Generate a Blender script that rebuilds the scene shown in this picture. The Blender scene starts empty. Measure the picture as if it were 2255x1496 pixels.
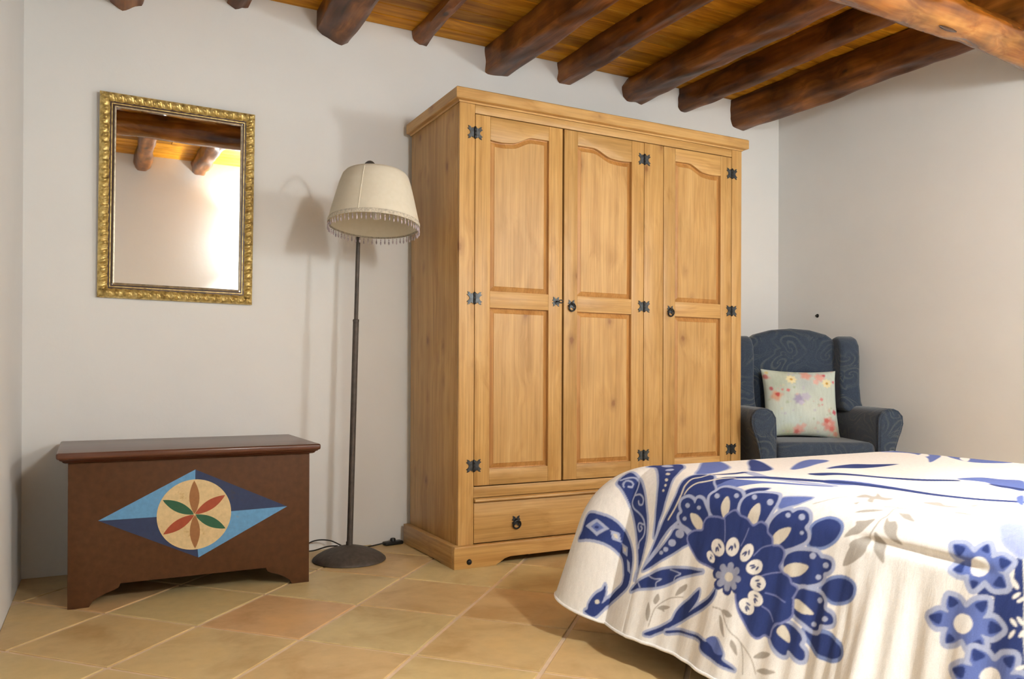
import bpy, bmesh, math, random
import numpy as np
from mathutils import Vector, Matrix

S = bpy.context.scene
COL = S.collection
R = math.radians
random.seed(7)
rng = np.random.default_rng(7)

# ------------------------------------------------------------------ camera
CAM = Vector((-1.3083, -2.8444, .7691))
yw, pt, rl = R(-27.1867), R(.1125), R(.2368)
F_ = Vector((-math.sin(yw) * math.cos(pt), math.cos(yw) * math.cos(pt), math.sin(pt)))
R_ = F_.cross(Vector((0, 0, 1))).normalized()
U_ = R_.cross(F_)
R2 = R_ * math.cos(rl) + U_ * math.sin(rl)
U2 = U_ * math.cos(rl) - R_ * math.sin(rl)
cd = bpy.data.cameras.new('camera')
cd.sensor_width = 36
cd.lens = 1741.06 / 2255 * 36
cd.shift_x = (1127.5 - 1085.49) / 2255
cd.shift_y = (820.13 - 748) / 2255
cd.clip_start = .02
cam = bpy.data.objects.new('camera', cd)
COL.objects.link(cam)
m4 = Matrix((R2, U2, -F_)).transposed().to_4x4()
m4.translation = CAM
cam.matrix_world = m4
S.camera = cam

# ------------------------------------------------------------------ world, exposure
S.view_settings.view_transform = 'Standard'
S.view_settings.look = 'None'
S.view_settings.gamma = 1
S.view_settings.use_curve_mapping = False
S.view_settings.exposure = 0.0
w = bpy.data.worlds.new('world')
S.world = w
w.use_nodes = True
w.node_tree.nodes['Background'].inputs[0].default_value = (.5, .55, .65, 1)
w.node_tree.nodes['Background'].inputs[1].default_value = .15
LAMP_EMIT = 184.0        # wall lamp shade, W/sr/m2
SPOT_W = 104.0            # bulbs shining out of the open top and bottom of the wall lamps
LAMP_COL = (1.0, 1.05, 1.03)

# ------------------------------------------------------------------ helpers
class MB:
    def __init__(s):
        s.v = []; s.f = []
    def add(s, v, f):
        o = len(s.v)
        s.v += [tuple(p) for p in v]
        s.f += [tuple(i + o for i in q) for q in f]
        return s
    def box(s, x0, x1, y0, y1, z0, z1):
        return s.add([(x0,y0,z0),(x1,y0,z0),(x1,y1,z0),(x0,y1,z0),(x0,y0,z1),(x1,y0,z1),(x1,y1,z1),(x0,y1,z1)],
                     [(0,3,2,1),(4,5,6,7),(0,1,5,4),(1,2,6,5),(2,3,7,6),(3,0,4,7)])
    def prism(s, poly, axis, a0, a1):
        n = len(poly)
        mk = {'x': lambda p, a: (a, p[0], p[1]), 'y': lambda p, a: (p[0], a, p[1]), 'z': lambda p, a: (p[0], p[1], a)}[axis]
        v = [mk(p, a0) for p in poly] + [mk(p, a1) for p in poly]
        f = [tuple(range(n)), tuple(range(2*n-1, n-1, -1))]
        f += [(i, i + n, (i+1) % n + n, (i+1) % n) for i in range(n)]
        return s.add(v, f)
    def tube(s, pts, r, n=8, closed=False):
        pts = [Vector(p) for p in pts]
        m = len(pts); v = []; f = []; up = None
        for i, p in enumerate(pts):
            a = pts[(i+1) % m] if (closed or i < m-1) else p
            b = pts[i-1] if (closed or i > 0) else p
            t = (a - b).normalized()
            if up is None:
                up = t.orthogonal().normalized()
            up = (up - t * up.dot(t)).normalized()
            sd = t.cross(up)
            ri = r[i] if isinstance(r, (list, tuple)) else r
            v += [p + (up * math.cos(2*math.pi*k/n) + sd * math.sin(2*math.pi*k/n)) * ri for k in range(n)]
        for i in range(m if closed else m-1):
            j = (i+1) % m
            f += [(i*n+k, i*n+(k+1) % n, j*n+(k+1) % n, j*n+k) for k in range(n)]
        if not closed:
            f += [tuple(range(n-1, -1, -1)), tuple((m-1)*n+k for k in range(n))]
        return s.add(v, f)
    def lathe(s, prof, n=32, M=None, wob=None):
        v = []; f = []; m = len(prof)
        for r_, z in prof:
            for k in range(n):
                a = 2*math.pi*k/n
                rr = r_ if wob is None else r_ * (1 + wob(k))
                p = Vector((rr*math.cos(a), rr*math.sin(a), z))
                v.append(M @ p if M else p)
        for i in range(m-1):
            f += [(i*n+k, i*n+(k+1) % n, (i+1)*n+(k+1) % n, (i+1)*n+k) for k in range(n)]
        if prof[0][0] > 1e-6: pass
        return s.add(v, f)
    def grid(s, nu, nv, fn, flip=False):
        v = [fn(i/(nu-1), j/(nv-1)) for i in range(nu) for j in range(nv)]
        f = []
        for i in range(nu-1):
            for j in range(nv-1):
                q = (i*nv+j, (i+1)*nv+j, (i+1)*nv+j+1, i*nv+j+1)
                f.append(q[::-1] if flip else q)
        return s.add(v, f)
    def mesh(s, name, mat, bevel=0, seg=2, smooth=None, ang=35, fix=True):
        me = bpy.data.meshes.new(name)
        me.from_pydata(s.v, [], s.f)
        if bevel or fix:
            bm = bmesh.new(); bm.from_mesh(me)
            if fix:
                bmesh.ops.recalc_face_normals(bm, faces=bm.faces)
            if bevel:
                ed = [e for e in bm.edges if len(e.link_faces) == 2 and e.calc_face_angle(0) > R(30)]
                bmesh.ops.bevel(bm, geom=ed, offset=bevel, segments=seg, profile=.5, affect='EDGES', clamp_overlap=True)
            bm.to_mesh(me); bm.free()
        if smooth is None: smooth = bool(bevel)
        if smooth:
            me.polygons.foreach_set('use_smooth', [True]*len(me.polygons))
            if ang < 180: me.set_sharp_from_angle(angle=R(ang))
        if mat: me.materials.append(mat)
        return me
    def build(s, name, mat, parent=None, loc=None, rot=None, **k):
        o = bpy.data.objects.new(name, s.mesh(name, mat, **k))
        COL.objects.link(o)
        if parent: o.parent = parent
        if loc: o.location = loc
        if rot: o.rotation_euler = rot
        return o

def inst(src, parent=None, loc=None, rot=None, name=None):
    o = src.copy(); COL.objects.link(o)
    o.parent = parent
    if loc: o.location = loc
    if rot: o.rotation_euler = rot
    return o
def tag(o, label, cat=None, group=None, kind=None):
    o['label'] = label
    if cat: o['category'] = cat
    if group: o['group'] = group
    if kind: o['kind'] = kind
    return o
def thing(name, label, cat, loc=(0,0,0), rz=0, group=None):
    o = bpy.data.objects.new(name, None); COL.objects.link(o)
    o.empty_display_size = .1
    o.location = loc; o.rotation_euler = (0, 0, rz)
    return tag(o, label, cat, group)
def sst(a, b, x):
    t = min(1, max(0, (x-a)/(b-a))); return t*t*(3-2*t)

# ------------------------------------------------------------------ materials
class NT:
    def __init__(s, name):
        s.m = bpy.data.materials.new(name); s.m.use_nodes = True
        s.t = s.m.node_tree; s.b = s.t.nodes['Principled BSDF']
    def n(s, typ, **k):
        nd = s.t.nodes.new('ShaderNode' + typ)
        for a, b in k.items(): setattr(nd, a, b)
        return nd
    def l(s, a, b): s.t.links.new(a, b)
    def setv(s, nd, **k):
        for a, b in k.items(): nd.inputs[a.replace('_', ' ')].default_value = b
        return nd
    def coords(s, scale=(1,1,1), rnd=True, kind='Object'):
        tc = s.n('TexCoord'); mp = s.n('Mapping')
        mp.inputs['Scale'].default_value = scale
        if rnd:
            oi = s.n('ObjectInfo'); ml = s.n('Math', operation='MULTIPLY'); ml.inputs[1].default_value = 17.3
            s.l(oi.outputs['Random'], ml.inputs[0])
            ad = s.n('VectorMath', operation='ADD')
            s.l(tc.outputs[kind], ad.inputs[0]); s.l(ml.outputs[0], ad.inputs[1])
            s.l(ad.outputs[0], mp.inputs[0])
        else:
            s.l(tc.outputs[kind], mp.inputs[0])
        return mp.outputs[0]
    def noise(s, vec, scale, detail=3, rough=.5, dist=0):
        nd = s.n('TexNoise'); s.l(vec, nd.inputs['Vector'])
        s.setv(nd, Scale=scale, Detail=detail, Roughness=rough, Distortion=dist)
        return nd.outputs[0]
    def ramp(s, fac, stops):
        nd = s.n('ValToRGB'); cr = nd.color_ramp
        while len(cr.elements) < len(stops): cr.elements.new(.5)
        for e, (p, c) in zip(cr.elements, stops):
            e.position = p; e.color = (*c, 1) if len(c) == 3 else c
        s.l(fac, nd.inputs[0]); return nd.outputs[0]
    def mix(s, fac, a, b, mode='MIX'):
        nd = s.n('Mix', data_type='RGBA', blend_type=mode)
        for i, x in ((0, fac), (6, a), (7, b)):
            if hasattr(x, 'is_linked') or hasattr(x, 'links'): s.l(x, nd.inputs[i])
            else: nd.inputs[i].default_value = x if i == 0 else (*x, 1)
        return nd.outputs[2]
    def bump(s, h, strength, dist=.01):
        nd = s.n('Bump'); nd.inputs['Strength'].default_value = strength; nd.inputs['Distance'].default_value = dist
        s.l(h, nd.inputs['Height']); s.l(nd.outputs[0], s.b.inputs['Normal'])
    def base(s, c):
        if isinstance(c, tuple): s.b.inputs['Base Color'].default_value = (*c, 1)
        else: s.l(c, s.b.inputs['Base Color'])
    def p(s, rough=.5, metal=0, spec=.5, coat=0, coatr=.1):
        s.b.inputs['Roughness'].default_value = rough; s.b.inputs['Metallic'].default_value = metal
        s.b.inputs['Specular IOR Level'].default_value = spec
        s.b.inputs['Coat Weight'].default_value = coat; s.b.inputs['Coat Roughness'].default_value = coatr
        return s.m

def plain(name, c, rough=.5, metal=0, spec=.5, var=.12, vs=30):
    t = NT(name); v = t.coords()
    n = t.noise(v, vs, 3)
    t.base(t.ramp(n, [(.3, tuple(x*(1-var) for x in c)), (.7, tuple(min(1, x*(1+var)) for x in c))]))
    return t.p(rough, metal, spec)

def plaster(name, c):
    t = NT(name); v = t.coords(rnd=False)
    n = t.noise(v, 2.2, 4, .55); n2 = t.noise(v, 38, 5, .6)
    t.base(t.ramp(n, [(.3, tuple(x*.975 for x in c)), (.7, tuple(min(1, x*1.02) for x in c))]))
    t.bump(n2, .06, .01)
    return t.p(.9, 0, .2)

def wood(name, axis, cols, across=26, along=1.6, knots=True, rough=.42, coat=0, spec=.4, bump=.06, obj_var=.10, kcol=(.22,.09,.03), kscale=4.6, blotch=(.93, 1.04)):
    """grain runs along `axis`"""
    t = NT(name)
    sc = [1, 1, 1]; i = 'xyz'.index(axis)
    base = t.coords()
    # gentle warp of the grain
    wv = t.noise(base, 2.6, 2, .5)
    m = t.n('Mapping'); sv = [across]*3; sv[i] = along; m.inputs['Scale'].default_value = sv
    t.l(base, m.inputs[0])
    ad = t.n('VectorMath', operation='ADD'); ml = t.n('VectorMath', operation='SCALE'); ml.inputs['Scale'].default_value = 2.2
    t.l(wv, ml.inputs[0]); t.l(m.outputs[0], ad.inputs[0]); t.l(ml.outputs[0], ad.inputs[1])
    g = t.noise(ad.outputs[0], 1.0, 4, .6, .4)
    m2 = t.n('Mapping'); sv2 = [across*6]*3; sv2[i] = along*2.5; m2.inputs['Scale'].default_value = sv2
    t.l(base, m2.inputs[0])
    g2 = t.noise(m2.outputs[0], 1.0, 2, .5)
    c = t.ramp(g, [(.28, cols[0]), (.5, cols[1]), (.72, cols[2])])
    fine = t.ramp(g2, [(.35, (.86, .84, .8)), (.62, (1.04, 1.04, 1.04))])
    c = t.mix(1.0, c, fine, 'MULTIPLY')
    # slow blotches
    b = t.noise(base, 5, 3, .5)
    c = t.mix(1.0, c, t.ramp(b, [(.3, (blotch[0], blotch[0]*.985, blotch[0]*.96)), (.7, (blotch[1],)*3)]), 'MULTIPLY')
    if knots:
        mk = t.n('Mapping'); sk = [kscale*1.7]*3; sk[i] = kscale; mk.inputs['Scale'].default_value = sk
        t.l(base, mk.inputs[0])
        dn = t.noise(base, 30, 2)
        vo = t.n('TexVoronoi'); vo.inputs['Scale'].default_value = 1.0
        ad2 = t.n('VectorMath', operation='ADD'); ms = t.n('VectorMath', operation='SCALE'); ms.inputs['Scale'].default_value = .12
        t.l(dn, ms.inputs[0]); t.l(mk.outputs[0], ad2.inputs[0]); t.l(ms.outputs[0], ad2.inputs[1])
        t.l(ad2.outputs[0], vo.inputs['Vector'])
        k1 = t.ramp(vo.outputs['Distance'], [(.05, (.85, .85, .85)), (.10, (.32, .32, .32)), (.22, (0, 0, 0))])
        c = t.mix(k1, c, kcol)
    oi = t.n('ObjectInfo')
    c = t.mix(1.0, c, t.ramp(oi.outputs['Random'], [(0, (1-obj_var,)*3), (1, (1+obj_var*.6,)*3)]), 'MULTIPLY')
    t.base(c)
    t.bump(g, bump, .004)
    return t.p(rough, 0, spec, coat, .15)

PINE = [(.395, .208, .060), (.515, .300, .104), (.585, .358, .140)]
M = {}
PINE_EDGE = [(.36, .155, .038), (.47, .23, .066), (.55, .29, .095)]
M['wall'] = plaster('white_plaster', (.80, .797, .785))
M['pine_v'] = wood('waxed_pine_upright', 'z', PINE, 24, 1.3)
M['pine_h'] = wood('waxed_pine_level', 'x', PINE, 24, 1.3)
M['pine_d'] = wood('waxed_pine_deep', 'y', PINE, 24, 1.3)
M['pine_e'] = wood('waxed_pine_bevel', 'z', PINE_EDGE, 24, 1.3, False)
M['plank'] = wood('varnished_boards', 'x', [(.27,.092,.004), (.54,.225,.012), (.72,.36,.035)], 18, 1.0, True, .45, 0, .12, .1, .34, (.10,.035,.01), 2.2, (.80, 1.12))
M['joist'] = wood('dark_varnished_beam', 'y', [(.050,.015,.003), (.165,.052,.007), (.34,.125,.020)], 13, .9, True, .40, .05, .25, .9, .2, (.012,.006,.003), 4.0, (.50, 1.45))
M['log'] = wood('golden_varnished_log', 'x', [(.080,.020,.003), (.30,.098,.011), (.56,.255,.055)], 11, .7, True, .25, .25, .5, .6, .1, (.03,.012,.006), 3.2, (.50, 1.35))
M['knot'] = plain('dark_knot', (.05, .022, .012), .35, 0, .5, .6, 60)
M['chest'] = plain('brown_painted_wood', (.080,.032,.0115), .62, 0, .2, .13, 45)
M['chest_lid'] = wood('brown_waxed_lid', 'x', [(.065,.021,.010), (.105,.036,.018), (.145,.056,.030)], 26, 1.4, False, .33, .2, .45, .1, .04)
M['dark_wood'] = wood('dark_stained_wood', 'z', [(.04,.018,.01), (.07,.03,.015), (.10,.045,.02)], 26, 1.4, False)
M['iron'] = plain('black_iron', (.018, .019, .021), .42, .6, .5, .3, 60)
M['grey_iron'] = plain('worn_grey_iron', (.055, .060, .064), .4, .6, .5, .5, 90)
M['bronze'] = plain('lamp_dark_bronze', (.066, .052, .042), .6, .2, .5, .25, 50)
M['black_plastic'] = plain('black_plastic', (.012, .012, .013), .4)
M['grout'] = plain('pale_grout', (.70, .53, .37), .9, 0, .2, .08, 20)
M['matt'] = plain('white_ticking', (.7, .69, .66), .9, 0, .2)
M['bead'] = plain('plum_glass_beads', (.40, .33, .35), .15, 0, .6, .5, 40)

def tile_mat():
    t = NT('honey_terracotta'); v = t.coords()
    n1 = t.noise(v, 4.5, 4, .6, .5); n2 = t.noise(v, 22, 4, .6)
    oi = t.n('ObjectInfo')
    c1 = t.ramp(oi.outputs['Random'], [(0, (.63,.40,.20)), (.3, (.62,.505,.255)), (.55, (.63,.44,.215)), (.8, (.60,.49,.245)), (1, (.65,.42,.21))])
    c2 = t.ramp(n1, [(.3, (.80,.72,.62)), (.5, (1,1,1)), (.72, (1.08,1.04,.95))])
    c = t.mix(1.0, c1, c2, 'MULTIPLY')
    c = t.mix(1.0, c, t.ramp(n2, [(.3, (.94,.93,.9)), (.7, (1.04,1.04,1.04))]), 'MULTIPLY')
    t.base(c); t.bump(n2, .05, .004)
    return t.p(.42, 0, .4)
M['tile'] = tile_mat()

def gold_mat():
    t = NT('antique_gilding'); v = t.coords(rnd=False)
    n = t.noise(v, 55, 4, .6); n2 = t.noise(v, 160, 2)
    c = t.ramp(n, [(.30, (.26,.16,.05)), (.48, (.60,.43,.135)), (.68, (.85,.68,.29))])
    t.base(c); t.bump(n2, .25, .003)
    return t.p(.38, .6, .5)
M['gold'] = gold_mat()
M['silver'] = plain('tarnished_silver_leaf', (.46, .40, .30), .35, .8, .5, .3, 60)
def mirror_mat():
    t = NT('mirror_silver'); t.base((.93, .93, .92)); return t.p(.015, 1, .5)
M['mirror'] = mirror_mat()

def fabric_blue():
    """woven damask: a scroll curls round the middle of every cell"""
    t = NT('blue_damask'); v = t.coords(rnd=False)
    nd = t.n('TexNoise'); t.l(v, nd.inputs['Vector']); t.setv(nd, Scale=7.0, Detail=1.0)
    ad = t.n('VectorMath', operation='MULTIPLY_ADD'); ad.inputs[1].default_value = (.14,.14,.14)
    t.l(nd.outputs['Color'], ad.inputs[0]); t.l(v, ad.inputs[2])
    sx = t.n('SeparateXYZ'); t.l(ad.outputs[0], sx.inputs[0])
    dp = t.n('Math', operation='MULTIPLY_ADD'); dp.inputs[1].default_value = .8
    t.l(sx.outputs['Y'], dp.inputs[0]); t.l(sx.outputs['X'], dp.inputs[2])
    cb = t.n('CombineXYZ'); t.l(dp.outputs[0], cb.inputs[0]); t.l(sx.outputs['Z'], cb.inputs[1])
    vo = t.n('TexVoronoi', voronoi_dimensions='2D', feature='SMOOTH_F1'); t.setv(vo, Scale=6.5, Smoothness=.35); t.l(cb.outputs[0], vo.inputs['Vector'])
    df = t.n('VectorMath', operation='SUBTRACT'); t.l(cb.outputs[0], df.inputs[0]); t.l(vo.outputs['Position'], df.inputs[1])
    s2 = t.n('SeparateXYZ'); t.l(df.outputs[0], s2.inputs[0])
    at = t.n('Math', operation='ARCTAN2'); t.l(s2.outputs[1], at.inputs[0]); t.l(s2.outputs[0], at.inputs[1])
    ln = t.n('VectorMath', operation='LENGTH'); t.l(df.outputs[0], ln.inputs[0])
    ph = t.n('Math', operation='MULTIPLY_ADD'); ph.inputs[1].default_value = 190.0
    t.l(ln.outputs['Value'], ph.inputs[0])
    a2 = t.n('Math', operation='MULTIPLY'); a2.inputs[1].default_value = 2.0; t.l(at.outputs[0], a2.inputs[0]); t.l(a2.outputs[0], ph.inputs[2])
    sn = t.n('Math', operation='SINE'); t.l(ph.outputs[0], sn.inputs[0])
    fine = t.noise(v, 220, 2); big = t.noise(v, 9, 2)
    mr = t.n('MapRange'); mr.inputs['From Min'].default_value = -1; t.l(sn.outputs[0], mr.inputs['Value'])
    c = t.ramp(mr.outputs[0], [(.40, (.030,.045,.072)), (.72, (.040,.055,.081)), (.95, (.072,.082,.092))])
    c = t.mix(t.ramp(big, [(.4, (0,0,0)), (.62, (.8,.8,.8))]), c, (.037,.052,.080))
    c = t.mix(1.0, c, t.ramp(fine, [(.3, (.8,.8,.8)), (.7, (1.15,1.15,1.15))]), 'MULTIPLY')
    t.base(c); t.bump(fine, .3, .003)
    m = t.p(.95, 0, .15)
    t.b.inputs['Sheen Weight'].default_value = .25
    return m
M['blue'] = fabric_blue()

def shade_mat():
    t = NT('cream_pleated_cloth'); v = t.coords(rnd=False)
    n = t.noise(v, 60, 3)
    t.base(t.ramp(n, [(.3, (.83,.77,.62)), (.7, (.87,.81,.67))]))
    tr = t.n('BsdfTranslucent'); tr.inputs[0].default_value = (.8, .7, .5, 1)
    mx = t.n('MixShader'); mx.inputs[0].default_value = .15
    out = t.t.nodes['Material Output']
    t.p(.85, 0, .2)
    t.l(t.b.outputs[0], mx.inputs[1]); t.l(tr.outputs[0], mx.inputs[2]); t.l(mx.outputs[0], out.inputs[0])
    return t.m
M['shade'] = shade_mat()
M['lace'] = plain('grey_lace', (.52, .47, .38), .9, 0, .2, .3, 150)
M['bulb'] = plain('opal_bulb', (.8, .78, .72), .3)

def cloth_mat(name, weave=True):
    t = NT(name)
    at = t.n('Attribute'); at.attribute_name = 'print'
    v = t.coords(rnd=False)
    mp = t.n('Mapping'); mp.inputs['Scale'].default_value = (90, 90, 14); t.l(v, mp.inputs[0])
    n = t.noise(mp.outputs[0], 1.0, 3, .6)
    f = t.noise(v, 500, 2)
    c = t.mix(1.0, at.outputs['Color'], t.ramp(n, [(.3, (.93,.93,.93)), (.7, (1.03,1.03,1.03))]), 'MULTIPLY')
    c = t.mix(1.0, c, t.ramp(f, [(.3, (.93,.93,.93)), (.7, (1.05,1.05,1.05))]), 'MULTIPLY')
    t.base(c); t.bump(n, .25, .004)
    return t.p(.92, 0, .15)
M['spread'] = cloth_mat('printed_cotton')
M['cushion'] = cloth_mat('floral_print')

def glow_mat():
    t = NT('lit_opal_glass'); t.base((.8, .78, .72))
    t.b.inputs['Emission Color'].default_value = (*LAMP_COL, 1)
    t.b.inputs['Emission Strength'].default_value = LAMP_EMIT
    return t.p(.4)
M['glow'] = glow_mat()

# paints with a little wear
def paint(name, c, wear=(.14, .06, .03), amt=.60):
    t = NT(name); v = t.coords(rnd=False)
    n = t.noise(v, 16, 5, .7); n2 = t.noise(v, 60, 3, .6)
    k = t.mix(1.0, t.ramp(n, [(amt, (0, 0, 0)), (amt+.14, (1, 1, 1))]), t.ramp(n2, [(.45, (0, 0, 0)), (.6, (1, 1, 1))]), 'MULTIPLY')
    b = t.ramp(n2, [(.3, tuple(x*.88 for x in c)), (.7, tuple(x*1.08 for x in c))])
    t.base(t.mix(k, b, wear)); return t.p(.5, 0, .35)

# ================================================================== ROOM
YB, YR, XR, ZC = .563, -2.95, 2.347, 2.345
LT = math.tan(R(1.1))
def xl(y): return -1.522 + LT * (y - YB)

def struct(name, mb, mat, label, cat=None, **k):
    o = mb.build(name, mat, **k)
    return tag(o, label, cat, None, 'structure')

struct('wall_back', MB().box(-1.8, XR+.15, YB, YB+.15, -.1, ZC+.15), M['wall'], 'white plastered wall behind the wardrobe, lamp and mirror', 'wall')
struct('wall_right', MB().box(XR, XR+.15, YR-.15, YB, -.1, ZC+.15), M['wall'], 'white plastered wall beside the blue armchair', 'wall')
struct('wall_left', MB().prism([(xl(YB), YB), (xl(YR), YR), (xl(YR)-.2, YR), (xl(YB)-.2, YB)], 'z', -.1, ZC+.15), M['wall'], 'white plastered wall to the left of the painted chest', 'wall')
struct('wall_rear', MB().box(-1.95, XR, YR-.15, YR, -.1, ZC+.15), M['wall'], 'white wall with bright lamp glow seen in the mirror', 'wall')

# ---- floor: every tile a piece of its own
floor = struct('floor', MB().box(-1.9, XR, YR, YB, -.06, -.0035), M['grout'], 'honey terracotta tiled floor laid diagonally with pale grout', 'floor')
TA, TB, T0 = Vector((.2475, -.2625)), Vector((.2525, .2575)), Vector((-.505, -.305))
def clip(poly, a, b, c):                     # keep a*x+b*y<=c
    out = []
    for i in range(len(poly)):
        p, q = poly[i], poly[(i+1) % len(poly)]
        dp, dq = a*p[0]+b*p[1]-c, a*q[0]+b*q[1]-c
        if dp <= 0: out.append(p)
        if (dp < 0 < dq) or (dq < 0 < dp):
            t = dp/(dp-dq); out.append((p[0]+(q[0]-p[0])*t, p[1]+(q[1]-p[1])*t))
    return out
def shrink(poly, d):
    cx = sum(p[0] for p in poly)/len(poly); cy = sum(p[1] for p in poly)/len(poly)
    res = []
    n = len(poly)
    for i in range(n):
        p0, p1, p2 = Vector(poly[i-1]), Vector(poly[i]), Vector(poly[(i+1) % n])
        e1, e2 = (p1-p0), (p2-p1)
        if e1.length < 1e-6 or e2.length < 1e-6: res.append(tuple(p1)); continue
        e1.normalize(); e2.normalize()
        n1, n2 = Vector((-e1.y, e1.x)), Vector((-e2.y, e2.x))
        b = (n1+n2); den = 1+n1.dot(n2)
        v = p1 + b*(d/max(den, .2)); res.append(tuple(v))
    return res
def area(p): return .5*sum(p[i-1][0]*p[i][1]-p[i][0]*p[i-1][1] for i in range(len(p)))
def tile_mb(poly):
    if area(poly) < 0: poly = poly[::-1]
    a = poly; b = shrink(poly, .0018); n = len(a)
    mb = MB()
    v = [(*p, -.012) for p in a] + [(*p, -.0018) for p in a] + [(*p, 0) for p in b]
    f = [tuple(range(2*n, 3*n))]
    for k in (0, n): f += [(k+i, k+(i+1) % n, k+n+(i+1) % n, k+n+i) for i in range(n)]
    return mb.add(v, f)
g = .0064
unit = shrink([(0, 0), tuple(TA), tuple(TA+TB), tuple(TB)], g)
full = tile_mb(unit).mesh('tile', M['tile'])
for i in range(-14, 15):
    for j in range(-14, 15):
        o0 = T0 + TA*i + TB*j
        poly = [(p[0]+o0.x, p[1]+o0.y) for p in unit]
        if area(poly) < 0: poly = poly[::-1]
        c = clip(poly, 0, 1, YB-.001); n0 = len(c)
        if c: c = clip(c, 0, -1, -YR-.001)
        if c: c = clip(c, 1, 0, XR-.001)
        if c: c = clip(c, -1, LT, -(-1.522-LT*YB)-.001)
        if len(c) < 3 or abs(area(c)) < 4e-4: continue
        if abs(abs(area(c))-abs(area(poly))) < 1e-6:
            o = bpy.data.objects.new('tile', full); COL.objects.link(o); o.parent = floor; o.location = (o0.x, o0.y, 0)
        else:
            tile_mb(c).build('tile', M['tile'], floor)

# ---- ceiling: boards parallel to the back wall, butted over the joists
ceil = struct('ceiling', MB().box(-1.95, XR, YR, YB, ZC+.022, ZC+.12), M['dark_wood'], 'varnished honey wood board ceiling above the dark joists', 'ceiling')
y = YB - .0005; row = 0
PW = .1005
cuts = [-.36, .51, 1.35, .06, .90, -.76]
while y > YR + .01:
    y2 = max(y - PW, YR)
    cx = cuts[row % len(cuts)] if row % 3 else cuts[(row*2+1) % len(cuts)]
    for a, b in ((xl(y2)+.002, cx-.001), (cx+.001, XR-.0015)):
        MB().box(a, b, y2+.0012, y-.0012, ZC + random.uniform(-.0012, .0012), ZC+.022).build('plank', M['plank'], ceil, bevel=.0035, seg=1)
    y = y2; row += 1

# ---- joists
def beam_mesh(poly, axis_pts, seed, wob=.006, n=36, twist=.02):
    """irregular cross-section `poly` [(x,z)..] swept along y through axis_pts [(dx,dz,y)..]"""
    rr = np.random.default_rng(seed)
    # resample the outline
    P = [Vector(p) for p in poly]; out = []
    for i in range(len(P)):
        p, q = P[i], P[(i+1) % len(P)]
        k = max(2, int((q-p).length/.012))
        out += [p + (q-p)*(t/k) for t in range(k)]
    sm = [(out[i-1]+out[i]*7+out[(i+1) % len(out)])/9 for i in range(len(out))]
    m = len(sm); y0, y1 = axis_pts
    c = sum(sm, Vector((0, 0)))/m
    ph = rr.uniform(0, 6.28, 12); am = rr.uniform(.3, 1, 12)
    mb = MB(); v = []; f = []
    for i in range(n):
        t = i/(n-1); yy = y0+(y1-y0)*t
        s = yy*1.0
        ox = wob*1.6*(math.sin(s*3.1+ph[0])-math.sin(y0*3.1+ph[0])); oz = wob*.9*(math.sin(s*2.3+ph[1])-math.sin(y0*2.3+ph[1]))
        for k, p in enumerate(sm):
            a = 2*math.pi*k/m
            rd = wob*(am[2]*math.sin(2*a+s*5+ph[2])+am[3]*math.sin(3*a-s*9+ph[3])+.6*am[4]*math.sin(5*a+s*17+ph[4])+.45*am[5]*math.sin(7*a+s*31+ph[5]))
            rd += .5*wob*max(0, math.sin(s*11+ph[6])*math.sin(a*1.5+ph[7]))**3
            d = (p-c); L = d.length
            q = c + d*(1+rd/max(L, .02))
            v.append((q.x+ox, yy, q.y+oz))
    for i in range(n-1):
        f += [(i*m+k, i*m+(k+1) % m, (i+1)*m+(k+1) % m, (i+1)*m+k) for k in range(m)]
    f += [tuple(range(m)), tuple((n-1)*m+k for k in reversed(range(m)))]
    mb.add(v, f); return mb
T = ZC + .0
JO = [  # outline on the back wall (x,z), label
 ([(-1.235,T),(-1.238,2.205),(-1.19,2.184),(-1.12,2.212),(-1.09,T)], .008, 'dark ceiling joist nearest the left corner, above the gilt mirror'),
 ([(-.80,T),(-.803,2.295),(-.765,2.283),(-.715,2.293),(-.70,T)], .006, 'thin dark ceiling joist just right of the gilt mirror'),
 ([(-.425,T),(-.428,2.262),(-.405,2.243),(-.315,2.212),(-.285,2.23),(-.275,T)], .007, 'thick dark ceiling joist above the floor lamp'),
 ([(.022,T),(.024,2.30),(.052,2.284),(.085,2.292),(.095,T)], .009, 'thin gnarled ceiling joist above the left end of the wardrobe'),
 ([(.392,T),(.393,2.223),(.41,2.218),(.52,2.222),(.545,2.25),(.55,T)], .005, 'square ceiling joist above the left door of the wardrobe'),
 ([(.797,T),(.80,2.262),(.815,2.245),(.878,2.243),(.905,2.27),(.91,T)], .005, 'straight ceiling joist above the middle door of the wardrobe'),
 ([(1.24,T),(1.205,2.29),(1.208,2.238),(1.235,2.22),(1.33,2.212),(1.375,2.25),(1.38,T)], .007, 'bulging ceiling joist above the right door of the wardrobe'),
 ([(1.585,T),(1.582,2.245),(1.60,2.225),(1.64,2.218),(1.67,2.25),(1.675,T)], .006, 'slim dark ceiling joist just right of the wardrobe'),
 ([(1.965,T),(1.963,2.235),(1.985,2.20),(2.065,2.18),(2.10,2.20),(2.12,T)], .007, 'heavy dark ceiling joist nearest the armchair corner'),
]
for k, (poly, wb, lab) in enumerate(JO):
    ob = beam_mesh(poly, (YB-.001, -1.12), 11+k, wb*.62, 60).build('ceiling_joist', M['joist'], smooth=True, ang=42)
    tag(ob, lab, 'beam', 'joists along the back of the room', 'structure')
RJ = [(-1.33,'left wall'),(-.93,''),(-.50,''),(-.08,''),(.34,''),(.78,''),(1.22,''),(1.66,''),(2.08,'')]
names = ['first','second','third','fourth','fifth','sixth','seventh','eighth','ninth']
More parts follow.
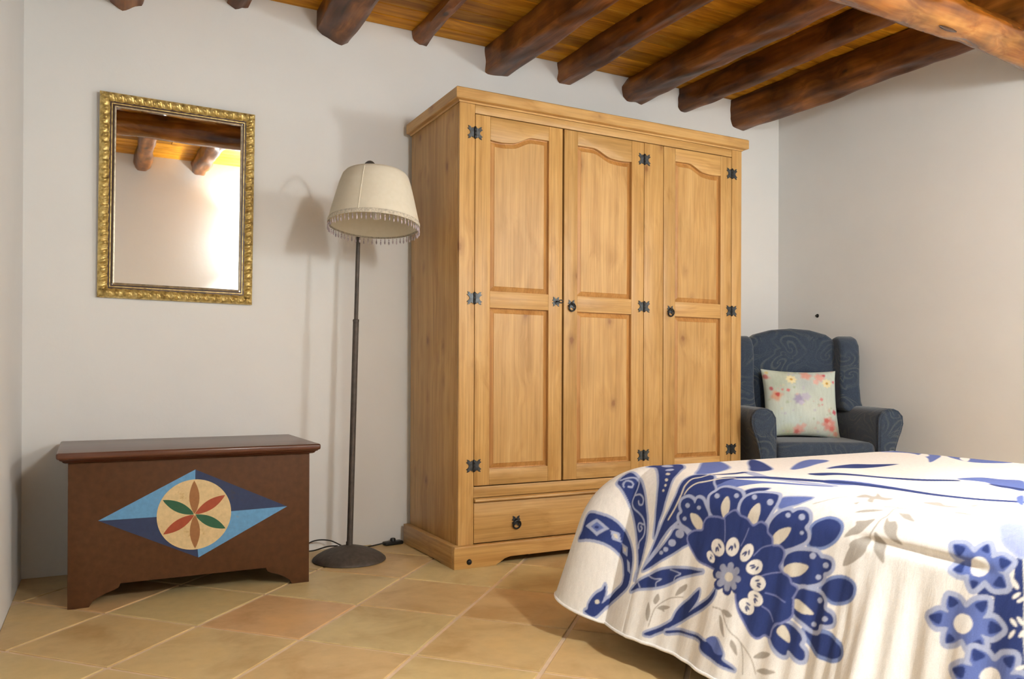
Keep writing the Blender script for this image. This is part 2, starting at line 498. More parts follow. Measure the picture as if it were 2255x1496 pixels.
for k, (x, _) in enumerate(RJ):
    wv = random.uniform(.045, .06); dp = random.uniform(.09, .12)
    poly = [(x-wv,T),(x-wv,T-dp*.8),(x-wv*.6,T-dp),(x+wv*.6,T-dp*.97),(x+wv,T-dp*.75),(x+wv,T)]
    ob = beam_mesh(poly, (-.93, YR+.001), 51+k, .006).build('ceiling_joist', M['joist'], smooth=True, ang=60)
    tag(ob, 'dark joist above the bed, %s from the left wall' % names[k], 'beam', 'joists over the bed', 'structure')

# ---- the round log that carries the joists
def log_mb():
    mb = MB(); v = []; f = []; n, m = 150, 26
    kn = [(1.93, 3.9, .09, -.022), (1.22, 4.3, .10, .014), (2.12, 3.2, .11, .012), (1.72, 5.0, .07, -.012), (.5, 4, .1, .012), (-.4, 3.5, .1, .014), (-1, 4.6, .1, -.012), (1.5, 2.8, .08, .010)]
    for i in range(n):
        t = i/(n-1); x = -1.60 + t*(XR+.0-.001+1.60)
        cy = -.992 + (x-.92)*.0515 + .008*math.sin(x*2.7+.5); cz = 2.128 + .007*math.sin(x*3.7+1.2)
        for k in range(m):
            a = 2*math.pi*k/m
            r = .071 + .004*math.sin(3*a+x*3)+.003*math.sin(5*a-x*8)+.002*math.sin(9*a+x*17)
            for kx, ka, kw, kh in kn:
                da = (a-ka+math.pi) % (2*math.pi)-math.pi
                r += kh*math.exp(-((x-kx)/kw)**2-(da/.55)**2)
            v.append((x, cy+r*math.cos(a)*.95, cz+r*math.sin(a)))
    for i in range(n-1):
        f += [(i*m+k, i*m+(k+1) % m, (i+1)*m+(k+1) % m, (i+1)*m+k) for k in range(m)]
    f += [tuple(range(m)), tuple((n-1)*m+k for k in reversed(range(m)))]
    return mb.add(v, f)
ob = log_mb().build('ceiling_beam', M['log'], smooth=True, ang=70)
kM = Matrix.Translation((1.552, -.9905, 2.068)) @ Matrix.Rotation(R(3), 4, 'Z') @ Matrix.Rotation(R(-28), 4, 'X')
kv = MB().lathe([(0, -1), (.35, -.92), (.7, -.7), (.93, -.35), (1, 0), (.93, .35), (.7, .7), (.35, .92), (0, 1)], 20)
kv.v = [tuple(kM @ Vector((p[2]*.060, p[1]*.0075, p[0]*.0125+.004*math.sin(p[2]*2.5)))) for p in kv.v]
kv.build('knot', M['knot'], ob, smooth=True, ang=180)
tag(ob, 'round golden varnished log carrying the joists across the room', 'beam', None, 'structure')

# ---- wall lamps above the bed head, behind the camera (seen only as a glow in the mirror)
def wall_lamp(x, lab):
    t = thing('wall_lamp', lab, 'lamp', (x, YR, 1.70), 0, 'wall lamps on the rear wall')
    MB().box(-.05, .05, 0, .012, -.07, .07).build('back_plate', M['bronze'], t, bevel=.004)
    mb = MB(); n = 20
    prof = [(.070, -.10), (.078, -.05), (.083, 0), (.088, .05), (.094, .10)]
    v = []; f = []
    for r_, z in prof:
        for k in range(n):
            a = math.pi*k/(n-1)
            v.append((r_*math.cos(a), .012+r_*math.sin(a), z))
    for i in range(len(prof)-1):
        f += [(i*n+k, i*n+k+1, (i+1)*n+k+1, (i+1)*n+k) for k in range(n-1)]
    mb.add(v, f).build('lamp_shade', M['glow'], t, smooth=True, ang=180)
    for s, nm in ((1, 'up'), (-1, 'down')):
        ld = bpy.data.lights.new('lamp_bulb', 'SPOT'); ld.energy = SPOT_W; ld.color = LAMP_COL
        ld.spot_size = R(128); ld.spot_blend = .55; ld.shadow_soft_size = .03
        lo = bpy.data.objects.new('lamp_bulb', ld); COL.objects.link(lo)
        lo.parent = t; lo.location = (0, .05, .11*s); lo.rotation_euler = (math.pi if s > 0 else 0, 0, 0)
wall_lamp(-.03, 'lit glass wall lamp on the rear wall, left of the bed head')
wall_lamp(1.66, 'lit glass wall lamp on the rear wall, right of the bed head')

# small dark plug on the right wall
mb = MB().lathe([(0, .014), (.004, .014), (.005, .010), (.006, .004), (.010, .003), (.011, 0)], 16, Matrix.Translation((XR, .279, 1.103)) @ Matrix.Rotation(R(-90), 4, 'Y'))
tag(mb.build('wall_hook', M['iron'], smooth=True), 'small dark hook on the right wall above the armchair', 'hook')

# ================================================================== WARDROBE
W, D, H = 1.497, .527, 1.90
HB = 1.847                 # underside of the cornice
wd = thing('wardrobe', 'waxed pine wardrobe with three panelled doors and black iron hinges', 'wardrobe')
def wb(name, x0, x1, y0, y1, z0, z1, mat='pine_v', bv=.002, parent=wd):
    return MB().box(x0, x1, y0, y1, z0, z1).build(name, M[mat], parent, bevel=bv, seg=2)
S1, G1, G2A, G2B, S2, ZT, ZB = .0689, .4855, .9119, 1.022, 1.4337, 1.810, .3186
wb('side_panel', 0, .020, .019, D-.012, .02, HB); wb('side_panel', W-.020, W, .019, D-.012, .02, HB)
wb('back_panel', .003, W-.003, D-.011, D-.001, .05, HB, 'pine_v', 0)
wb('corner_post', 0, S1-.0008, 0, .0185, .02, HB); wb('corner_post', S2+.0015, W, 0, .0185, .02, HB)
wb('centre_post', G2A+.001, G2B-.0015, 0, .022, ZB+.001, ZT-.001)
wb('top_rail', S1, S2+.001, .001, .022, ZT+.002, HB, 'pine_h')
wb('bottom_rail', S1, S2+.001, .001, .022, .272, ZB-.003, 'pine_h')
wb('shelf', .021, W-.021, .024, D-.013, .26, .278, 'pine_h', 0)
wb('top_board', .0, W, .0, D-.002, HB+.0005, HB+.008, 'pine_h', 0)
# cornice: front, two returns
def cornice_profile(): return [(0, HB), (.003, HB), (.006, HB+.006), (.020, HB+.008), (.0235, HB+.010), (.0235, H-.004), (.020, H), (0, H)]
cp = cornice_profile()
fr = MB(); n = len(cp)
def run(pts):               # pts: for each profile point function of outset
    pass
v = []
for o_, z in cp: v.append((-o_, -o_, z))
for o_, z in cp: v.append((W+o_, -o_, z))
f = [tuple(range(n)), tuple(range(2*n-1, n-1, -1))] + [(i, i+n, (i+1) % n+n, (i+1) % n) for i in range(n)]
fr.add(v, f).build('cornice', M['pine_h'], wd)
for sx in (0, 1):
    mb = MB(); v = []
    X = (lambda o_: -o_) if sx == 0 else (lambda o_: W+o_)
    for o_, z in cp: v.append((X(o_), -o_+.0002, z))
    for o_, z in cp: v.append((X(o_), D, z))
    mb.add(v, f).build('cornice', M['pine_d'], wd)
wb('top_cover', .0005, W-.0005, .0005, D, H-.012, H-.0005, 'pine_h', 0)
# plinth with cut-out feet
PO, PH = .029, .088
def plinth_front():
    a, b = -PO, W+PO
    p = [(a, 0), (a+.185, 0), (a+.192, .006), (a+.205, .012), (a+.225, .024), (a+.25, .030), (b-.25, .030), (b-.225, .024), (b-.205, .012), (b-.192, .006), (b-.185, 0), (b, 0), (b, PH-.008), (b-.004, PH), (a+.004, PH), (a, PH-.008)]
    return p
MB().prism(plinth_front(), 'y', -PO, -.0006).build('plinth', M['pine_h'], wd, bevel=.002)
for sx in (0, 1):
    x0, x1 = ((-PO, -.0006), (W+.0006, W+PO))[sx]
    y0, y1 = 0, D
    MB().prism([(y0, 0), (y0+.10, 0), (y0+.115, .004), (y1-.115, .004), (y1-.10, 0), (y1, 0), (y1, PH), (y0, PH)], 'x', x0, x1).build('plinth', M['pine_d'], wd, bevel=.0015)
for x in (.036, W-.036):
    MB().lathe([(0, .009), (.005, .0085), (.009, .006), (.011, .002), (.0115, 0)], 14, Matrix.Translation((x, -PO, .026)) @ Matrix.Rotation(R(90), 4, 'X')).build('stud', M['iron'], wd, smooth=True)

# ---- iron hinge, one mesh for all nine
def hinge_mb():
    mb = MB()
    q = [(.003,-.017),(.010,-.021),(.014,-.016),(.022,-.024),(.031,-.026),(.027,-.018),(.034,-.014),(.026,-.008),(.022,-.003),(.022,.003),(.026,.008),(.034,.014),(.027,.018),(.031,.026),(.022,.024),(.014,.016),(.010,.021),(.003,.017)]
    mb.prism(q, 'y', -.0028, 0)
    mb.prism([(-a, b) for a, b in q][::-1], 'y', -.0028, 0)
    mb.lathe([(0,-.025),(.0035,-.0245),(.0055,-.021),(.0055,-.008),(.0048,-.0075),(.0048,-.0065),(.0055,-.006),(.0055,.006),(.0048,.0065),(.0048,.0075),(.0055,.008),(.0055,.021),(.0035,.0245),(0,.025)], 10, Matrix.Translation((0,-.0035,0)))
    return mb
hinge_me = hinge_mb().mesh('hinge', M['iron'], bevel=.0006, seg=1)
hinge_me.materials.append(M['grey_iron'])
def is_flat(p): return p.normal.y < -.9 and abs(p.center.x) > .008
for p in hinge_me.polygons:
    if is_flat(p) and p.area > 5e-5: p.material_index = 1
def ring_plate_mb():
    q = [(0,.008),(.006,.016),(.015,.020),(.013,.010),(.019,.004),(.010,0),(.019,-.006),(.013,-.012),(.015,-.022),(.006,-.017),(0,-.012)]
    poly = q + [(-a, b) for a, b in q[::-1][1:-1]]
    return MB().prism(poly, 'y', -.0028, 0)
plate_me = ring_plate_mb().mesh('ring_plate', M['grey_iron'], bevel=.0006, seg=1)
def ring_mb():
    mb = MB()
    mb.tube([(.0155*math.cos(t), -.0085-.003*math.sin(t), -.013+.0155*math.sin(t)) for t in np.linspace(0, 2*math.pi, 28)[:-1]], .0032, 8, True)
    mb.lathe([(0,-.013),(.004,-.012),(.006,-.008),(.006,0)], 10, Matrix.Translation((0, 0, .003)) @ Matrix.Rotation(R(-90), 4, 'X'))
    return mb
ring_me = ring_mb().mesh('pull_ring', M['iron'], smooth=True)
def sub(name, me, parent, loc=(0,0,0)):
    o = bpy.data.objects.new(name, me); COL.objects.link(o); o.parent = parent; o.location = loc
    return o

# ---- doors
def door(x0, x1, high, hinge_x, hinge_z, pull, zb=ZB, proud=0.0):
    gp = .0016
    a, b, z0, z1 = x0+gp, x1-gp, zb+gp, ZT-gp
    st = .067
    d = MB().box(a+.004, b-.004, .017, .021, z0+.004, z1-.004).build('door', M['pine_v'], wd)
    y0, y1 = proud, .0169
    for xa, xb in ((a, a+st), (b-st, b)):
        MB().box(xa, xb, y0, y1, z0, z1).build('stile', M['pine_v'], d, bevel=.0016)
    xa, xb = a+st+.0003, b-st-.0003
    lo, hi = .094, .060           # depth of the shaped top rail at its low and high side
    def edge(t, off=0):
        t = t if high == 'right' else 1-t
        return z1 - lo + (lo-hi)*sst(.36, .72, t) + .004*math.sin(math.pi*min(1, t/.36)) * -1 - off
    N = 24
    crv = [(xa+(xb-xa)*i/N, edge(i/N)) for i in range(N+1)]
    MB().prism(crv + [(xb, z1), (xa, z1)], 'y', y0+.0004, y1).build('rail', M['pine_h'], d, bevel=.0014)
    zm0, zm1 = 1.036, 1.103
    MB().box(xa, xb, y0+.0004, y1, zm0, zm1).build('rail', M['pine_h'], d, bevel=.0014)
    MB().box(xa, xb, y0+.0004, y1, z0, z0+.064).build('rail', M['pine_h'], d, bevel=.0014)
    # fielded panels
    def panel(zb_, top):
        # rings: outer at recess, slope to raised field
        mb = MB(); ins = [(0.0, .0145), (.003, .0150), (.020, .0078), (.0215, .0062)]
        rings = []
        for off, yy in ins:
            r = []
            for i in range(N+1):
                t = i/N; x = xa+off+(xb-xa-2*off)*t
                r.append((x, yy, top((x-xa)/(xb-xa))-off))
            bot = [(xb-off-(xb-xa-2*off)*i/N, yy, zb_+off) for i in range(N+1)]
            rings.append(r[::1] + bot)
        n = len(rings[0]); v = [p for r in rings for p in r]; f = []
        for k in range(len(ins)-1):
            f += [(k*n+i, k*n+(i+1) % n, (k+1)*n+(i+1) % n, (k+1)*n+i) for i in range(n)]
        last = (len(ins)-1)*n
        for i in range(N): f.append((last+i, last+i+1, last+2*N-i, last+2*N+1-i))
        o = mb.add(v, f).build('panel', M['pine_v'], d, smooth=True, ang=12)
        o.data.materials.append(M['pine_e'])
        o.data.polygons.foreach_set('material_index', [1]*(len(ins)-1)*n+[0]*N)
    panel(zm1, lambda t: edge(t))
    panel(z0+.064, lambda t: zm0)
    for z in hinge_z: sub('hinge', hinge_me, d, (hinge_x, -.0003, z))
    return d
d1 = door(S1, G1-.003, 'right', .0675, (1.733, 1.071, .401), None)
d2 = door(G1+.003, G2A, 'left', .9115, (1.733, 1.073, .407), None)
d3 = door(G2B, S2, 'left', 1.4335, (1.731, 1.074, .414), None)
sub('ring_plate', plate_me, d2, (.527, 0, 1.066)); sub('pull_ring', ring_me, d2, (.527, 0, 1.066))
sub('ring_plate', plate_me, d3, (1.062, 0, 1.064)); sub('pull_ring', ring_me, d3, (1.062, 0, 1.064))
sub('lock_plate', plate_me, d1, (.450, 0, 1.075))
kb = MB().tube([(0, 0, 0), (0, -.016, 0)], .0032, 8)
kb.tube([(.0095*math.cos(t)+.012, -.020, .006*math.sin(t)) for t in np.linspace(0, 2*math.pi, 16)[:-1]], .0024, 6, True)
tag(kb.build('key', M['iron'], d1, loc=(.450, -.002, 1.074), smooth=True), 'black key standing in the lock')

# ---- drawer
dr = wb('drawer', S1+.0015, S2-.0015, .0005, .020, .0895, .2535, 'pine_h', .0025)
MB().prism([(-.0125, .2555), (-.015, .260), (-.0125, .266), (-.006, .2695), (.006, .2705), (.006, .2555)], 'x', S1+.001, S2-.001).build('drawer_moulding', M['pine_h'], wd, bevel=.001)
for x in (.262, W-.262):
    sub('ring_plate', plate_me, dr, (x, 0, .166)).scale = (1.08,)*3
    sub('pull_ring', ring_me, dr, (x, 0, .166)).scale = (1.08,)*3

# ================================================================== PAINTED CHEST
CX, CY = -1.361, .055
ch = thing('blanket_chest', 'brown wooden blanket chest painted with a blue diamond and six-petal rosette', 'chest', (CX, CY, 0))
CW, CH_, CDp = .784, .475, .455
front = [(0,0),(.062,0),(.072,.016),(.088,.028),(.112,.040),(.136,.048),(.150,.055),(.155,.068),(CW-.155,.068),(CW-.150,.055),(CW-.136,.048),(CW-.112,.040),(CW-.088,.028),(CW-.072,.016),(CW-.062,0),(CW,0),(CW,CH_),(0,CH_)]
MB().prism(front, 'y', 0, .018).build('front_board', M['chest'], ch, bevel=.0015)
sd = [(.0185,0),(.08,0),(.10,.03),(.14,.055),(CDp-.14,.055),(CDp-.10,.03),(CDp-.08,0),(CDp,0),(CDp,CH_),(.0185,CH_)]
for x in (0, CW-.018):
    MB().prism(sd, 'x', x, x+.018).build('side_board', M['chest'], ch, bevel=.0015)
MB().box(.0185, CW-.0185, CDp-.016, CDp-.001, .06, CH_).build('back_board', M['chest'], ch)
MB().box(.0185, CW-.0185, .0185, CDp-.0165, .075, .09).build('bottom_board', M['chest'], ch)
LO = .034
lid = MB().box(-LO, CW+LO, -LO, CDp+.02, .4885, .510)
lid.build('lid', M['chest_lid'], ch, bevel=.007, seg=3)
# moulding below the lid
mp_ = [(0, .474), (.008, .474), (.014, .477), (.018, .482), (.024, .485), (.026, .4882), (0, .4882)]
n = len(mp_)
mb = MB(); st_ = [lambda o: (-o, CDp), lambda o: (-o, -o), lambda o: (CW+o, -o), lambda o: (CW+o, CDp)]
v = [(*s_(o), z) for s_ in st_ for o, z in mp_]
f = []
for k in range(3): f += [(k*n+i, k*n+(i+1) % n, (k+1)*n+(i+1) % n, (k+1)*n+i) for i in range(n)]
f += [tuple(range(n)), tuple(3*n+i for i in reversed(range(n)))]
mb.add(v, f).build('lid_moulding', M['chest_lid'], ch, smooth=True, ang=40)
MB().lathe([(0, -.001), (.0035, -.001), (.004, 0)], 10, Matrix.Translation((.385, 0, .462)) @ Matrix.Rotation(R(90), 4, 'X')).build('keyhole', M['black_plastic'], ch)
# flat painted emblem
lb = paint('light_blue_paint', (.115, .30, .53), (.22, .22, .22)); nb = paint('navy_paint', (.022, .036, .095), (.035, .035, .06), .55)
cr = paint('cream_paint', (.66, .50, .27), (.40, .25, .10), .56); rd = paint('red_paint', (.33, .062, .025)); gn = paint('green_paint', (.022, .10, .05)); oc = paint('ochre_paint', (.30, .13, .045))
ex, ez = .386, .279
Lp, Rp, Tp, Bp, Cp = (.088, .281), (.703, .284), (.388, .434), (.399, .129), (ex, ez)
def flat(name, poly, y, mat, par=ch): return MB().prism(poly, 'y', -y, -y+.0005).build(name, mat, par)
flat('painted_diamond', [Lp, Cp, Tp], .0006, lb); flat('painted_diamond', [Tp, Cp, Rp], .0006, nb)
flat('painted_diamond', [Lp, Bp, Cp], .0006, nb); flat('painted_diamond', [Cp, Bp, Rp], .0006, lb)
disc = flat('painted_disc', [(ex+.121*math.cos(t), ez+.121*math.sin(t)) for t in np.linspace(0, 2*math.pi, 64)[:-1]], .0012, cr)
for k in range(6):
    a = R(90+60*k+1); Lk = .117; hw = .0165
    pts = [(Lk*t, hw*math.sin(math.pi*t)**.85) for t in np.linspace(.02, 1, 14)] + [(Lk*t, -hw*math.sin(math.pi*t)**.85) for t in np.linspace(1, .02, 14)][1:-1]
    poly = [(ex+p*math.cos(a)-q*math.sin(a), ez+p*math.sin(a)+q*math.cos(a)) for p, q in pts]
    flat('painted_petal', poly, .0018, (oc, gn, rd)[k % 3], disc)
# 90 ochre, 150 green, 210 red, 270 ochre, 330 green, 30 red

# ================================================================== GILT MIRROR
mi = thing('wall_mirror', 'rectangular mirror in a carved gilt frame on the back wall', 'mirror', (-.986, YB-.004, 1.055))
mi.rotation_euler = (R(1.15), R(.5), 0)
MW, MH, FW = .580, .792, .055
MB().box(-MW/2+.01, MW/2-.01, -.014, -.002, .01, MH-.01).build('backing_board', M['dark_wood'], mi)
MB().box(-MW/2+FW-.004, MW/2-FW+.004, -.0165, -.0145, FW-.004, MH-FW+.004).build('mirror_glass', M['mirror'], mi)
def frame_side(L, Mx):
    ns, nw = int(L/.0022), 20
    pit = .0335
    cnt = max(1, round((L-.02)/pit)); pit = L/cnt
    def fn(a, b):
        w_ = b*FW; s_ = w_ + a*(L-2*w_)
        # body: outer fillet, swelling, inner step
        wf = b
        h = .012 + .013*math.sin(math.pi*min(1, max(0, (wf-.02)/.66)))**.7
        if wf > .74: h = .0125 - .001*(wf-.74)/.26
        if .76 < wf < .84: h += .004*math.sin(math.pi*(wf-.76)/.08)
        if .05 < wf < .74:
            e = math.sin(math.pi*(wf-.05)/.69)
            ph = 2*math.pi*(s_/pit)
            lf = math.cos(ph + 3.4*abs(wf-.36))                    # acanthus scallops
            h += .0042*e*(abs(lf)**.6*(1 if lf > 0 else -1))
            h += .0020*e*math.cos(ph*2+9*(wf-.3)) + .0014*e*math.cos(ph*5+14*wf)
        if b < .02: h = .004
        return Mx @ Vector((s_, -h, w_))
    return MB().grid(ns, nw, fn)
o0 = Vector((-MW/2, 0, 0))
mats = [(MW, Matrix.Translation((-MW/2, 0, 0))),
        (MH, Matrix.Translation((MW/2, 0, 0)) @ Matrix.Rotation(R(-90), 4, 'Y')),
        (MW, Matrix.Translation((MW/2, 0, MH)) @ Matrix.Rotation(R(180), 4, 'Y')),
        (MH, Matrix.Translation((-MW/2, 0, MH)) @ Matrix.Rotation(R(90), 4, 'Y'))]
for L, Mx in mats: frame_side(L, Mx).build('frame_side', M['gold'], mi, smooth=True, ang=180)
a, b = MW/2-FW, MH-FW
sl = MB()
for (x0, z0, x1, z1) in ((-a, FW, a, FW), (a, FW, a, b), (a, b, -a, b), (-a, b, -a, FW)):
    sl.tube([(x0, -.0175, z0), (x1, -.0175, z1)], .004, 8)
sl.build('frame_slip', M['silver'], mi, smooth=True)

# ================================================================== FLOOR LAMP
LX, LY = -.3425, .325
fl = thing('floor_lamp', 'tall dark floor lamp with cream pleated shade and bead fringe', 'lamp', (LX, LY, 0))
MB().lathe([(0, 0), (.145, 0), (.150, .003), (.148, .008), (.135, .019), (.112, .032), (.082, .044), (.050, .053), (.025, .058), (.014, .062), (.013, .075)], 48).build('lamp_base', M['bronze'], fl, smooth=True, ang=60)
lean = .0243
def px_(z): return lean*z
MB().tube([(px_(z), 0, z) for z in (.06, .5, .985)], .0122, 16).build('lower_pole', M['bronze'], fl, smooth=True, ang=50)
MB().lathe([(.0095, -.004), (.0128, -.003), (.0132, .004), (.0118, .007), (.0095, .008)], 18, Matrix.Translation((px_(.985), 0, .985))).build('pole_collar', M['bronze'], fl, smooth=True)
SX, SY = .043, -.198          # the crook carries the shade forward of the pole
arch = [(px_(z), 0, z) for z in (.97, 1.2, 1.45, 1.52)]
arch += [(px_(1.52)+(SX-px_(1.52))*(1-math.cos(t))/2, SY*(1-math.cos(t))/2, 1.522+.095*math.sin(t)) for t in np.linspace(.12, math.pi*.985, 22)]
arch += [(SX, SY, 1.50), (SX, SY, 1.48)]
MB().tube(arch, .0086, 14).build('upper_pole', M['bronze'], fl, smooth=True, ang=60)
MB().lathe([(0, 1.425), (.016, 1.427), (.019, 1.46), (.012, 1.482), (0, 1.484)], 18, Matrix.Translation((SX, SY, 0))).build('bulb_socket', M['bronze'], fl, smooth=True)
MB().lathe([(0, 1.372), (.012, 1.374), (.018, 1.384), (.019, 1.396), (.016, 1.41), (.012, 1.427)], 18, Matrix.Translation((SX, SY, 0))).build('bulb', M['bulb'], fl, smooth=True, ang=180)
# shade, tipped towards the room
SM = Matrix.Translation((.0305, -.205, 1.352)) @ Matrix.Rotation(R(3.8), 4, 'Y') @ Matrix.Rotation(R(-5.2), 4, 'X')
NP = 132
def wob(k): return .008 if k % 2 else -.008
outer = [(.181, 0), (.1805, .008), (.169, .055), (.156, .108), (.143, .158), (.1315, .190), (.122, .201), (.112, .204)]
outer = [(r_*.975, z) for r_, z in outer]
sh = MB().lathe(outer, NP*2, SM, wob)
sh.lathe([(.105, .202), (.125, .186), (.149, .108), (.1735, .0)], NP*2, SM)
shade = sh.build('lamp_shade', M['shade'], fl, smooth=True, ang=180, fix=False)
MB().lathe([(.1780, -.007), (.1795, -.002), (.1795, .006), (.1770, .010)], 96, SM, lambda k: .003 if k % 2 else 0).build('shade_trim', M['lace'], shade, smooth=True, ang=180)
MB().tube([SM @ Vector((r_*math.cos(R(-128)), r_*math.sin(R(-128)), z)) for r_, z in ((.1780, .006), (.1660, .055), (.1535, .108), (.1408, .158), (.1294, .190))], .0022, 6).build('shade_seam', M['shade'], shade, smooth=True)
bd = MB()
for k in range(64):
    a = 2*math.pi*k/64
    p = SM @ Vector((.1770*math.cos(a), .1770*math.sin(a), -.005))
    dz = .016 + .003*(k % 2)
    bd.tube([p, p-Vector((0, 0, dz))], .0006, 4)
    bd.lathe([(0, -.0105), (.0020, -.0075), (.0032, -.003), (.0027, .003), (.0011, .0065), (0, .008)], 7, Matrix.Translation(p-Vector((0, 0, dz))))
    bd.lathe([(0, -.003), (.0024, -.001), (.0024, .001), (0, .003)], 5, Matrix.Translation(p-Vector((0, 0, dz*.45))))
o = bd.build('bead_fringe', M['bead'], shade, smooth=True, ang=180); o['kind'] = 'stuff'
MB().lathe([(0, 0), (.006, 0), (.006, .004), (0, .004)], 10, Matrix.Translation((SX, SY, 1.556))).build('shade_nut', M['bronze'], shade)
# flex: to the left behind the chest, and a foot switch by the wardrobe
def smooth_path(pts, k=8):
    out = []; P = [Vector(p) for p in pts]
    P = [P[0]*2-P[1]] + P + [P[-1]*2-P[-2]]
    for i in range(1, len(P)-2):
        for s_ in range(k):
            t = s_/k
            out.append(.5*((2*P[i])+(P[i+1]-P[i-1])*t+(2*P[i-1]-5*P[i]+4*P[i+1]-P[i+2])*t*t+(3*P[i]-P[i-1]-3*P[i+1]+P[i+2])*t**3))
    return out + [P[-2]]
def w2l(p): return (p[0]-LX, p[1]-LY, p[2])
MB().tube(smooth_path([w2l(p) for p in ((-.37,.40,.045),(-.40,.45,.035),(-.45,.50,.012),(-.50,.525,.012),(-.58,.535,.03),(-.70,.54,.02))]), .003, 6).build('flex', M['black_plastic'], fl, smooth=True)
MB().tube(smooth_path([w2l(p) for p in ((-.34,.44,.035),(-.38,.50,.05),(-.44,.535,.045),(-.52,.53,.01),(-.62,.545,.015),(-.75,.54,.02))]), .003, 6).build('flex', M['black_plastic'], fl, smooth=True)
MB().tube(smooth_path([w2l(p) for p in ((-.27,.45,.008),(-.22,.50,.004),(-.16,.525,.004),(-.125,.522,.010))]), .003, 6).build('flex', M['black_plastic'], fl, smooth=True)
fs = MB().box(-.045, .045, -.020, .020, 0, .016).build('foot_switch', M['black_plastic'], fl, loc=(-.082-LX, .520-LY, .0), rot=(0, 0, R(8)), bevel=.006, seg=3)
MB().lathe([(0, .030), (.010, .029), (.013, .024), (.013, .014)], 14).build('switch_button', M['black_plastic'], fs, smooth=True)

# ================================================================== ARMCHAIR
AR = -27.2
ac = thing('armchair', 'blue damask wing armchair with rolled arms in the back corner', 'armchair', (1.918, -.012, 0), R(AR))
BL = M['blue']
MB().box(-.305, .305, -.245, .215, .10, .335).build('seat_base', BL, ac, bevel=.02, seg=3)
MB().box(-.236, .236, -.272, .150, .325, .452).build('seat_cushion', BL, ac, bevel=.034, seg=5)
armp = [(.238,.115),(.302,.115),(.305,.30),(.312,.38),(.322,.43),(.336,.475),(.350,.510),(.359,.545),(.355,.580),(.334,.603),(.312,.612),(.285,.612),(.258,.600),(.240,.570),(.236,.50)]
for s in (1, -1):
    p = [(s*x, z) for x, z in armp][::s]
    a = MB().prism(p, 'y', -.262, .19).build('armrest', BL, ac, bevel=.016, seg=4)
    c = (sum(q[0] for q in p)/len(p), sum(q[1] for q in p)/len(p))
    pi_ = [(c[0]+(x-c[0])*.86, c[1]+(z-c[1])*.95) for x, z in p]
    MB().prism(pi_, 'y', -.276, -.258).build('arm_front', BL, a, bevel=.008, seg=3)
    MB().tube([(c[0]+(x-c[0])*.90, -.268, c[1]+(z-c[1])*.965) for x, z in p], .0055, 8, True).build('piping', BL, a, smooth=True)
wing = [(.035,.585),(.075,.64),(.092,.72),(.092,.86),(.102,.925),(.130,.962),(.170,.974),(.215,.968),(.250,.94),(.262,.88),(.262,.585)]
for s in (1, -1):
    x0, x1 = sorted((s*.222, s*.326))
    MB().prism(wing, 'x', x0, x1).build('wing', BL, ac, bevel=.040, seg=6)
bk = [(-.222,.40),(.222,.40),(.234,.60),(.238,.88),(.230,.955),(.185,.985),(.10,1.008),(.0,1.016),(-.10,1.008),(-.185,.985),(-.230,.955),(-.238,.88),(-.234,.60)]
b_ = MB().prism(bk, 'y', .128, .232)
b_.v = [(x, y+(z-.4)*.075, z) for x, y, z in b_.v]
b_.build('backrest', BL, ac, bevel=.030, seg=5)
MB().prism([(-.30,.14),(.30,.14),(.305,.90),(.22,.955),(-.22,.955),(-.305,.90)], 'y', .225, .272).build('back_shell', BL, ac, bevel=.018, seg=3)
for sx in (-1, 1):
    for y_ in (-.215, .185):
        q = MB(); x_ = sx*.265
        q.add([(x_-.022, y_-.022, .102), (x_+.022, y_-.022, .102), (x_+.022, y_+.022, .102), (x_-.022, y_+.022, .102), (x_-.014, y_-.014, 0), (x_+.014, y_-.014, 0), (x_+.014, y_+.014, 0), (x_-.014, y_+.014, 0)],
              [(0,1,2,3), (7,6,5,4), (0,4,5,1), (1,5,6,2), (2,6,7,3), (3,7,4,0)])
        q.build('leg', M['dark_wood'], ac, bevel=.003)

